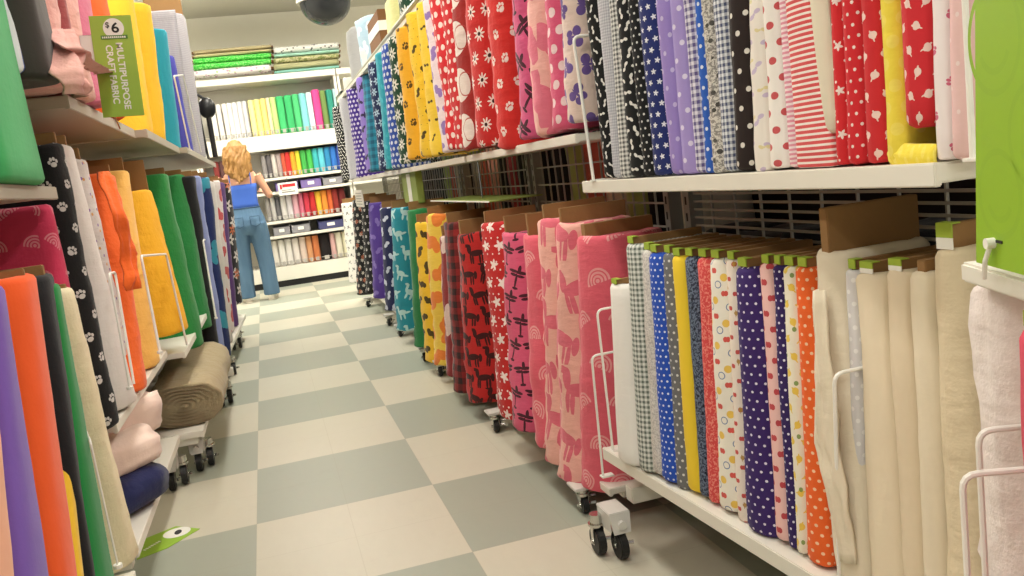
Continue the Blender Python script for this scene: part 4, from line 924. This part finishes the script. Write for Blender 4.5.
def bcol(c):
    if c not in BC: BC[c] = fabric('back_bolt_%s_fabric' % c[1:], c, kind='cotton', wr=.2)
    return BC[c]
def brow(specs, yt, yb, zb, rowname, group, slope=-.135, seed=0, xr0=280):
    out = []
    for i, s in enumerate(specs):
        x0, x1, col, desc = s[:4]; o = s[4] if len(s) > 4 else {}
        xm = (x0+x1)/2; ytp = o.get('yt', yt+slope*(xm-xr0)); zt = hit(xm, ytp, 1, YB+.06).z
        a = Xof(x0, YB+.06, (zt+zb)/2); b = Xof(x1, YB+.06, (zt+zb)/2); T = (b-a)*.96
        r = bolt(((a+b)/2, YB+.06, zb), T, .3, zt-zb, bcol(col), 1, (0, 0), 1, .002, 0, None, seed*40+i, .8)
        r.rotation_euler.z = math.pi/2
        bm = bmesh.new(); box(bm, (-.006, -T*.22, .01), (-.001, T*.22, .055)); finish('end_label', bm, CLIP, r)
        out.append((r, desc))
    setlabels(out, rowname, group)
# x measured half way up the bolts
brow([(212, 217, '#ece8e2', 'white bolt'), (218, 223, '#e8e2dc', 'white bolt'), (224, 229, '#ece6de', 'white bolt'), (229, 234, '#e6e4e0', 'white bolt'), (234, 239, '#eae7e8', 'white bolt'),
      (239, 244, '#dcdada', 'pale grey bolt'), (244, 249, '#cfcfd0', 'pale grey bolt'), (250, 256, '#f4e79a', 'pale yellow bolt'), (256, 262, '#f4e48c', 'pale yellow bolt'), (262, 268, '#f0df80', 'pale yellow bolt'),
      (268, 272, '#f2dcae', 'peach cream bolt'), (272, 278, '#b9dd84', 'light lime bolt'), (278, 286, '#3cb56c', 'mid green bolt'), (286, 294, '#38b26a', 'mid green bolt'), (294, 301, '#49bb74', 'mid green bolt'),
      (301, 308, '#7fd0cf', 'aqua bolt'), (308, 314, '#d6eaf4', 'icy white bolt'), (314, 322, '#e5468f', 'hot pink bolt', {'yt': 89}), (322, 328, '#6f8a4a', 'olive green bolt'), (328, 335, '#2f8f7c', 'deep teal bolt'), (335, 339, '#b8dce0', 'pale aqua bolt')],
     96, 132, 1.803, 'second shelf from top, back wall', 'bolts on the bright back shelf', seed=20)
brow([(214, 220, '#7d2f2c', 'brick red bolt left of the shopper'), (220, 226, '#5b3b3a', 'brown bolt left of the shopper'), (262, 267, '#8b8583', 'grey bolt'), (267, 272, '#5f5a5c', 'grey bolt'), (272, 277, '#c9c0b8', 'pale stone bolt'), (277, 282, '#a49390', 'taupe bolt'),
      (282, 286, '#c8553c', 'brick orange bolt'), (286, 291, '#cf2f2c', 'scarlet bolt'), (291, 296, '#f0a020', 'amber bolt'), (296, 301, '#d3cf2b', 'yellow lime bolt'), (301, 307, '#3fa648', 'grass green bolt'), (307, 313, '#3fb04a', 'apple green bolt'),
      (313, 319, '#38b0b4', 'turquoise bolt'), (319, 325, '#5cc1d2', 'sky turquoise bolt'), (325, 331, '#2a86b8', 'cerulean bolt'), (331, 337, '#2c6fc0', 'blue bolt'), (337, 343, '#2a4fa8', 'dark blue bolt')],
     153, 176, 1.303, 'rainbow shelf of the back wall', 'bolts on the rainbow back shelf', seed=21)
brow([(266, 271, '#8a8582', 'stone grey bolt'), (271, 276, '#b9b5b2', 'silver grey bolt'), (276, 281, '#5c5a5e', 'charcoal bolt'), (281, 287, '#d9d5d2', 'off white bolt'), (287, 293, '#d5cfd3', 'off white bolt'),
      (293, 299, '#dfa9b6', 'blush pink bolt'), (299, 304, '#cf6d86', 'rose bolt'), (304, 310, '#c23348', 'crimson bolt'), (310, 316, '#c22b2d', 'red bolt'), (316, 322, '#e4b028', 'mustard yellow bolt'), (322, 328, '#e08a2a', 'tangerine bolt'), (328, 333, '#cf5f2c', 'burnt orange bolt'), (333, 339, '#8c2c26', 'maroon bolt'), (339, 346, '#6b1f1f', 'dark maroon bolt')],
     196, 216, .793, 'red to orange shelf of the back wall', 'bolts on the red and orange back shelf', seed=22)
brow([(272, 279, '#d3cdc4', 'off white bolt'), (279, 286, '#dcd8d2', 'off white bolt'), (286, 293, '#d9d4cf', 'off white bolt'), (293, 300, '#d8cfc9', 'off white bolt'), (300, 307, '#cdb9ac', 'pinkish beige bolt'), (307, 313, '#c98f62', 'caramel bolt'), (313, 320, '#c4713f', 'copper bolt'), (320, 331, '#1b1516', 'black bolt'), (331, 336, '#cfa3a0', 'dusty pink bolt'), (336, 343, '#d3cdb9', 'ivory bolt'), (343, 350, '#d9d2b4', 'ivory bolt')],
     240, 262, .243, 'lowest shelf of the back wall', 'bolts on the lowest back shelf', seed=23)
CL = plain('lilac_plastic_bin', '#7d6ba6', .35); CG = plain('smoky_plastic_bin', '#8d8b90', .35); CN = plain('navy_plastic_bin', '#44466f', .35)
def bin_(px0, px1, z0, h, mat, label, grp):
    a, b = Xof(px0, YB+.05, z0), Xof(px1, YB+.05, z0); t = thing('storage_bin', label, 'bin', ((a+b)/2, YB+.15, z0), group=grp); w = (b-a)/2
    bm = bmesh.new()
    for lo, hi in (((-w, -.12, 0), (w, .12, .006)), ((-w, -.12, 0), (w, -.114, h*.8)), ((-w, .114, 0), (w, .12, h)), ((-w, -.12, 0), (-w+.006, .12, h)), ((w-.006, -.12, 0), (w, .12, h))): box(bm, lo, hi)
    finish('tub', bm, mat, t)
    bm = bmesh.new(); rg = random.Random(int(px0)); n = max(3, int(w*2/.06))
    for i in range(n):
        x = -w+.02+(2*w-.04)*(i+.5)/n; cyl(bm, (x, -.09, h*.5), (x, .09, h*.5), min(.03, (w-.02)/n*.95), 12)
    finish('contents', bm, bcol('#a08fc0') if mat != CG else bcol('#6a6a70'), t)
    bm = bmesh.new(); box(bm, (-w*.3, -.124, h*.3), (w*.3, -.1205, h*.62)); finish('white_label', bm, LABW, t)
bin_(276, 299, 1.136, .11, CL, 'lilac plastic bin left of the patterned ones, back wall', 'plastic bins on the back wall')
bin_(301, 322, 1.136, .12, CL, 'purple plastic bin under the turquoise bolts on the back wall', 'plastic bins on the back wall')
bin_(323, 343, 1.136, .11, CG, 'smoky plastic bin under the blue bolts on the back wall', 'plastic bins on the back wall')
bin_(274, 291, .616, .12, CG, 'smoky plastic bin just right of the shopper, lower bin shelf', 'plastic bins on the back wall')
bin_(292, 311, .616, .12, CG, 'smoky plastic bin under the crimson bolts, middle of lower bin shelf', 'plastic bins on the back wall')
bin_(319, 344, .616, .12, CN, 'navy plastic bin under the maroon bolts, lower bin shelf', 'plastic bins on the back wall')
# lying bolts on the top shelf
F('bright green swirl', '#37c23c', [('floral', '#8ff07d', .06, .52)], kind='cotton'); F('white multi floral', '#e7e2df', [('voro', '#b98ba8', .05, .3), ('voro', '#8fb070', .07, .2)], kind='cotton')
F('khaki cloth', '#b8ab84', kind='cotton'); F('light khaki cloth', '#c9bf8f', kind='cotton'); F('white black specks', '#e4e1dc', [('voro', '#3c3a3a', .045, .3)], kind='cotton'); F('mint cloth', '#a7d8c4', kind='cotton')
F('camo leaf', '#bfb98f', [('floral', '#7f8a4a', .12, .52)], kind='cotton'); F('sage cloth', '#a7a57b', kind='cotton'); F('pale teal cloth', '#7db6a6', kind='cotton')
def stack(px0, px1, items, where):
    for i, (y0, y1, m, d) in enumerate(items):
        xm = (px0+px1)/2; z0 = hit(xm, y1, 1, YB).z; z1 = hit(xm, y0, 1, YB).z; a = hit(px0, y1, 1, YB).x; b = hit(px1, y1, 1, YB).x
        lying((a, YB+.12, (z0+z1)/2), (b, YB+.12, (z0+z1)/2), .11, (z1-z0)/2*.99, FM[m], f'{d} bolt lying {where}', 60+i, .003, True, 'bolts lying on the top back shelf')
stack(193, 272, [(46.5, 51, 'khaki cloth', 'topmost khaki'), (51, 54.5, 'light khaki cloth', 'thin light khaki'), (54.5, 60.5, 'bright green swirl', 'upper bright green'), (60.5, 66.5, 'bright green swirl', 'lower bright green'), (66.5, 74.5, 'white multi floral', 'white multicolour floral')], 'in the left stack on the top back shelf')
stack(274, 340, [(43.5, 51, 'white black specks', 'topmost white black-speckled'), (51, 54.5, 'mint cloth', 'mint'), (54.5, 60.5, 'camo leaf', 'cream and olive leafy'), (60.5, 67.5, 'sage cloth', 'sage khaki'), (67.5, 71, 'pale teal cloth', 'thin pale teal')], 'in the right stack on the top back shelf')
# small notice on the shelf edge beside the shopper
c = hit(288, 189, 1, YB-.05); t = thing('price_card', 'white and red price card on the shelf edge beside the shopper', 'sign', (c.x, YB-.05, c.z-.07))
bm = bmesh.new(); box(bm, (-.11, -.004, 0), (.11, .004, .15), .002); finish('card', bm, LABW, t)
RED = plain('red_print', '#c5252b', .5)
bm = bmesh.new(); box(bm, (-.06, -.006, .095), (.09, -.004, .13)); box(bm, (-.09, -.006, .075), (-.065, -.004, .13)); finish('red_print', bm, RED, t)
bm = bmesh.new(); box(bm, (-.075, -.006, .03), (.08, -.004, .045)); box(bm, (-.075, -.006, .055), (.04, -.004, .064)); finish('grey_print', bm, GREY_METAL, t)
bm = bmesh.new(); tube(bm, bend([(0, 0, .15), (0, 0, .2), (0, .05, .2)], .01), .004); finish('clip', bm, CHROME, t)
# dark camera dome under the ceiling
c = hit(325, 2, 1, 9.6); t = thing('security_dome', 'large dark dome hanging from the ceiling above the back shelves', 'dome', (c.x, 9.6, c.z))
bm = bmesh.new(); bmesh.ops.create_uvsphere(bm, u_segments=32, v_segments=16, radius=.27)
bmesh.ops.delete(bm, geom=[v for v in bm.verts if v.co.z > .02], context='VERTS')
for v in bm.verts: v.co.z *= .9
finish('smoked_dome', bm, plain('smoked_dome_plastic', '#25272a', .12), t, True)
bm = bmesh.new(); cyl(bm, (0, 0, 0), (0, 0, .03), .3, 32); cyl(bm, (0, 0, .03), (0, 0, 3.35-c.z), .03, 12); finish('mount', bm, WHITE_METAL, t)
# ---------------------------------------------------------------- stored things on top of the right racks
top = 1.865
def onroll(px0, py0, px1, py1, X, a, m, label, seed):
    p, q = hit(px0, py0, 0, X), hit(px1, py1, 0, X); return p, q
def tbolt(x0, x1, yt, yb, m, label, X=.84, D=.25, seed=0, bh=0, wr=.006):
    a, b, c, d = hit(x0, yt, 0, X), hit(x1, yt, 0, X), hit(x0, yb, 0, X), hit(x1, yb, 0, X); zb = 1.882; zt = (a.z+b.z)/2; T = min(.35, abs(c.y-d.y))
    r = bolt((X, (c.y+d.y)/2, zb), T, D, zt-zb, FM[m] if isinstance(m, str) else m, 1, (0, 0), 1, wr, bh, None, seed, .5); tag(r, label, 'fabric bolt', 'stored pieces on top of the right racks'); return r
F('pale blue cloth', '#a9c6d8', [('blob', '#dfeaf0', .12, .35, {'rot': 5})]); F('light grey cloth', '#a8a8a8'); F('pale lemon cloth', '#e6e6a0'); F('white poly', '#e3e1da', kind='cotton', wr=.5)
t = thing('rail', 'long pale rail edging the top shelf of the right racks', 'rail', (.835, 5.2, 1.885)); bm = bmesh.new(); cyl(bm, (0, -1.9, .01), (0, 2.95, .01), .014, 10); finish('tube', bm, plain('pale_rail_metal', '#b9b9a6', .4), t)
bm = bmesh.new()
for y in (-1.8, -.6, .6, 1.8, 2.7): box(bm, (0, y-.01, 0), (.1, y+.01, .01))
finish('bracket', bm, GREY_METAL, t)
def box_thing(x0, x1, yt, yb, X, mat, label, cat='board', nm='cardboard_box', D=.3, tilt=0):
    a, b, c, d = hit(x0, yt, 0, X), hit(x1, yt, 0, X), hit(x0, yb, 0, X), hit(x1, yb, 0, X); zb = (c.z+d.z)/2; zt = (a.z+b.z)/2; h = zt-zb; T = min(.5, abs(c.y-d.y))
    t = thing(nm, label, cat, (X, (c.y+d.y)/2, zb)); bm = bmesh.new(); box(bm, (0, -T/2, 0), (D, T/2, h), .004); o = finish('body', bm, mat, t)
    return t, T, h
for i, (x0, x1, yt, yb, m, lab) in enumerate([
   (341, 351, 75, 98, 'white poly', 'white wrapped bundle on the far end of the right top shelf'),
   (346, 356, 22, 66, 'light grey cloth', 'light grey roll standing on the right top shelf'),
   (355, 367, 12, 50, 'pale blue cloth', 'pale blue cloth bundle standing on the right top shelf'),
   (357, 372, 45, 74, 'white poly', 'white cloth bundle beside the rail on the right top shelf'),
   (371, 384, 8, 56, BOARD, 'brown cardboard bolt board standing above the teal cloth'),
   (384, 396, -8, 34, 'pale lemon cloth', 'pale lemon and white cloth bundle on the right top shelf'),
   (396, 407, -40, 20, 'green daisies', 'dark green daisy cloth on the right top shelf')]):
    p = hit((x0+x1)/2, yb, 0, .84)
    if m is BOARD:
        t, T, h = box_thing(x0, x1, yt, yb, .86, BOARDD, lab, 'cardboard', 'cardboard_board', .2)
        bm = bmesh.new(); box(bm, (-.003, -T/2-.002, h*.48), (.15, T/2+.002, h*.72)); finish('white_band', bm, LABW, t)
    else: tbolt(x0, x1, yt, yb, m, lab, .84, .25, 500+i, 0, .015)
t, T, h = box_thing(334, 345, 92, 104, .84, BLACKP, 'small black box end at the far right top shelf', 'box', 'storage_box', .25)
bm = bmesh.new(); box(bm, (-.004, -T*.3, h*.3), (0, T*.3, h*.7)); finish('label', bm, GREY_METAL, t)
# green bins and sign under the upper right shelf
t, T, h = box_thing(399, 427, 170, 203, .86, SIGNO, 'lime green box under the upper right shelf, beyond the fleece', 'box', 'lime_box', .04)
bm = bmesh.new(); box(bm, (-.002, -T*.12, h*.02), (0, T*.12, h*.9)); finish('white_label', bm, LABW, t)
t, T, h = box_thing(351, 371, 190, 207, .74, WHITE_METAL, 'white printed shelf card at the far end of the right racks', 'sign', 'shelf_card', .01)
bm = bmesh.new()
for k in range(5): box(bm, (-.002, -T*.4, h*(.15+k*.16)), (0, T*.35, h*(.2+k*.16)))
finish('lettering', bm, GREY_METAL, t)
p, q = hit(440, 212, 0, .84), hit(490, 207, 0, .84)
t = thing('lime_sign', 'lime green sign lying flat above the low yellow fleece', 'sign', (.84, (p.y+q.y)/2, .955)); L = abs(p.y-q.y)
bm = bmesh.new(); prism(bm, [(0, -L*.5), (.22, -L*.5), (.22, L*.7), (.02, L*.7)], 0, .004, .001); finish('panel', bm, SIGNO, t)
bm = bmesh.new(); box(bm, (-.002, -L*.5, .0), (.0, L*.7, .006)); finish('white_edge', bm, LABW, t)
bm = bmesh.new(); cyl(bm, (.1, 0, .004), (.1, 0, .19), .003, 6); finish('hanger', bm, CHROME, t)
# ---------------------------------------------------------------- shopper seen from behind
PY = 9.52
root = thing('person', 'person with long wavy blond hair in blue strap top and jeans, facing the back shelves', 'person', (-.18, PY, 0))
O = Vector((-.18, PY, 0))
def ringp(bm, c, rx, ry, n=20, ax=None):
    ex, ey = ax or (Vector((1, 0, 0)), Vector((0, 1, 0)))
    return [bm.verts.new(Vector(c)+ex*rx*math.cos(2*math.pi*i/n)+ey*ry*math.sin(2*math.pi*i/n)) for i in range(n)]
def loft(bm, secs, n=20, cap=True, vert=False):
    """secs: (x,y,z,rx,ry)"""
    prev = None
    P = [Vector(s[:3]) for s in secs]
    for i, s in enumerate(secs):
        if vert: ax = None
        else:
            d = (P[min(i+1, len(P)-1)]-P[max(0, i-1)]).normalized(); ex = Vector((0, 1, 0)).cross(d)
            if ex.length < .2: ex = Vector((1, 0, 0))
            ex.normalize(); ey = d.cross(ex).normalized(); ax = (ex, ey)
        r = ringp(bm, s[:3], s[3], s[4], n, ax)
        if prev:
            for k in range(n): bm.faces.new((prev[k], prev[(k+1) % n], r[(k+1) % n], r[k]))
        elif cap: bm.faces.new(r[::-1])
        prev = r
    if cap: bm.faces.new(prev)
def remesh(o, vs, it=4):
    m = o.modifiers.new('remesh', 'REMESH'); m.mode = 'VOXEL'; m.voxel_size = vs; m.use_smooth_shade = True
    s = o.modifiers.new('smooth', 'SMOOTH'); s.iterations = it; s.factor = .5
SK = plain('skin', '#d79f82', .55, vary=.04)
# body (facing +Y)
bm = bmesh.new()
loft(bm, [(0, 0, .86, .165, .115), (0, 0, .95, .16, .11), (0, .0, 1.04, .135, .095), (0, 0, 1.14, .135, .095), (0, .005, 1.25, .155, .1), (0, .0, 1.34, .17, .1), (0, -.005, 1.40, .165, .085), (0, -.005, 1.44, .12, .07), (0, 0, 1.47, .062, .058), (0, .01, 1.53, .05, .052), (0, .02, 1.58, .05, .055)], vert=True)
loft(bm, [(0, .03, 1.53, .035, .045), (0, .03, 1.57, .062, .075), (0, .02, 1.63, .074, .092), (0, .01, 1.69, .072, .09), (0, .005, 1.735, .045, .06), (0, .005, 1.75, .02, .02)], vert=True)
loft(bm, [(0, .105, 1.625, .01, .006), (0, .125, 1.60, .014, .012), (0, .112, 1.585, .012, .008)], 8, vert=True)   # nose
for s in (-1, 1): loft(bm, [(s*.072, .01, 1.6, .006, .016), (s*.078, .008, 1.625, .008, .02), (s*.075, .005, 1.65, .006, .014)], 8, vert=True)  # ears
def arm(sh, el, wr_, hand_dir):
    sh, el, wr_ = Vector(sh), Vector(el), Vector(wr_)
    S = [sh.lerp(el, t) for t in (0, .3, .6, .95)]; R = [.052, .046, .041, .037]
    S += [el.lerp(wr_, t) for t in (.15, .4, .75, 1)]; R += [.037, .036, .029, .024]
    loft(bm, [(*p, r, r*.95) for p, r in zip(S, R)], 14)
    d = (wr_-el).normalized(); side = Vector(hand_dir).normalized(); nrm = d.cross(side)
    palm = wr_+d*.045; loft(bm, [(*(wr_-d*.005), .022, .018), (*palm, .036, .017), (*(wr_+d*.09), .036, .014)], 12)
    for k, (off, L) in enumerate(((-.028, .062), (-.01, .072), (.009, .07), (.027, .055))):
        b = wr_+d*.083+side*off; t1 = b+d*L*.55; t2 = t1+d*L*.35-nrm*.02; loft(bm, [(*b, .009, .009), (*t1, .0085, .0085), (*t2, .007, .007)], 8)
    b = wr_+d*.03-side*.03; t1 = b-side*.03+d*.03; t2 = t1+d*.03; loft(bm, [(*b, .012, .011), (*t1, .01, .01), (*t2, .008, .008)], 8)
arm((.175, 0, 1.375), (.285, .02, 1.13), (.24, .23, 1.18), (1, 0, 0))
arm((-.175, 0, 1.375), (-.27, .03, 1.14), (-.17, .25, 1.2), (-1, 0, 0))
for s in (-1, 1): loft(bm, [(s*.085, 0, .9, .09, .1), (s*.1, 0, .7, .08, .09), (s*.11, 0, .48, .055, .06), (s*.115, -.01, .3, .05, .055), (s*.12, -.01, .1, .035, .04), (s*.12, 0, .04, .035, .05)], 14)
body = finish('body', bm, SK, root, True); remesh(body, .0065, 3)
# jeans
DEN = NT('blue_denim'); oc = DEN.coord('Object'); DEN.base(DEN.mix(DEN.noise(DEN.v_('MULTIPLY', oc, (1, 1, .25)), 11, 4), '#3b5b7c', '#64839c')); DEN.rough(.9); DEN.bump(DEN.noise(DEN.v_('MULTIPLY', oc, (1.5, 1, .5)), 9, 3), .6, .03); DEN = DEN.m
bm = bmesh.new()
loft(bm, [(0, 0, 1.045, .15, .11), (0, -.003, .98, .168, .122), (0, -.015, .9, .192, .14), (0, -.018, .84, .2, .145), (0, -.01, .78, .195, .13), (0, 0, .74, .185, .11)], 24, vert=True)
loft(bm, [(-.098, -.012, .86, .1, .135), (-.103, -.005, .72, .104, .12), (-.108, 0, .56, .094, .103), (-.112, 0, .42, .088, .094), (-.118, -.01, .28, .09, .095), (-.125, -.01, .14, .086, .094), (-.128, -.008, .055, .09, .1)], 24, vert=True)
loft(bm, [(.1, -.012, .86, .1, .135), (.108, -.005, .72, .104, .12), (.118, 0, .56, .094, .103), (.128, 0, .42, .088, .094), (.13, -.01, .28, .086, .093), (.134, -.01, .14, .084, .094), (.135, -.008, .06, .088, .098)], 24, vert=True)
j = finish('jeans', bm, DEN, root, True); remesh(j, .009, 3)
dd = plain('dark_denim', '#2f4a68', .9)
for s in (-1, 1):
    bm = bmesh.new(); cx = s*.085
    pts = [(cx-.05, .935), (cx+.05, .935), (cx+.048, .845), (cx, .825), (cx-.048, .845)]
    tube(bm, [(x, -.162+.05*abs(x)+.04*abs(z-.88), z) for x, z in pts+pts[:1]], .0035, 6); finish('pocket_seam', bm, dd, j)
bm = bmesh.new(); tube(bm, [(.151*math.cos(a*math.pi/12), .111*math.sin(a*math.pi/12), 1.03) for a in range(25)], .009, 8); finish('waistband', bm, dd, j)
# top
TOPM = plain('blue_jersey', '#3d66c4', .8, bump=.3)
bm = bmesh.new(); loft(bm, [(0, 0, 1.02, .152, .112), (0, 0, 1.08, .147, .106), (0, 0, 1.15, .146, .104), (0, .004, 1.23, .158, .108), (0, .004, 1.285, .166, .108)], 28, vert=True); o = finish('strap_top', bm, TOPM, root, True)
for s in (-1, 1):
    bm = bmesh.new(); tube(bm, [(s*.105, -.097, 1.275), (s*.11, -.1, 1.34), (s*.108, -.085, 1.41), (s*.1, -.04, 1.452), (s*.095, .04, 1.43), (s*.09, .1, 1.28)], .006, 8); finish('strap', bm, TOPM, o)
root.scale = (.97, .97, .97)
# hair: wavy locks over a cap
HM = NT('blond_hair'); oc = HM.coord('Object'); HM.base(HM.mix(HM.noise(HM.v_('MULTIPLY', oc, (6, 6, 1)), 10, 4), '#7d5426', '#b88a4c')); HM.rough(.5); HM.bump(HM.noise(HM.v_('MULTIPLY', oc, (8, 8, .8)), 14, 3), .6, .01); HM = HM.m
bm = bmesh.new()
loft(bm, [(.005, -.075, 1.33, .06, .02), (0, -.075, 1.38, .11, .035), (-.005, -.06, 1.46, .125, .06), (-.005, -.03, 1.55, .11, .085), (0, -.008, 1.63, .098, .1), (0, -.006, 1.70, .09, .1), (0, 0, 1.75, .062, .068), (0, 0, 1.768, .02, .02)], 24, vert=True)
rg = random.Random(3)
for i in range(46):
    a = math.pi*(1.02+.96*i/45)+(rg.random()-.5)*.05; ph = rg.random()*6; zend = 1.27+.06*rg.random()+.13*abs(math.cos(a)); amp = .008+.008*rg.random(); S = []
    for k in range(11):
        t = k/10; z = 1.70+(zend-1.70)*t; R = (.09+.035*math.sin(min(1, t*1.4)*math.pi*.6)); S.append((R*math.cos(a)*(1.08)+amp*math.sin(ph+t*13), (R*.95*math.sin(a) if t < .4 else min(R*.95*math.sin(a), -.02-.0*t))-.02*t+amp*math.cos(ph+t*11), z, .015*(1-.55*t), .013*(1-.55*t)))
    loft(bm, S, 8)
h = finish('hair', bm, HM, root, True); remesh(h, .0065, 1)
SHM = plain('white_shoe_leather', '#e6dfd2', .6); SOLE = plain('shoe_sole', '#cfc6b6', .6)
for s, x, yaw in ((-1, -.128, .15), (1, .137, -.2)):
    bm = bmesh.new(); loft(bm, [(0, -.085, .03, .028, .03), (0, -.05, .045, .037, .045), (0, .02, .048, .04, .045), (0, .09, .036, .044, .034), (0, .15, .028, .036, .024), (0, .175, .024, .015, .014)], 16)
    o = finish('shoe', bm, SHM, root, True); o.location = (x, 0, .003); o.rotation_euler.z = yaw
    bm = bmesh.new(); prism(bm, [(-.035, -.095), (.035, -.095), (.046, .0), (.046, .1), (.02, .18), (-.02, .18), (-.046, .1), (-.042, 0)], -.002, .018, .004); finish('sole', bm, SOLE, o)
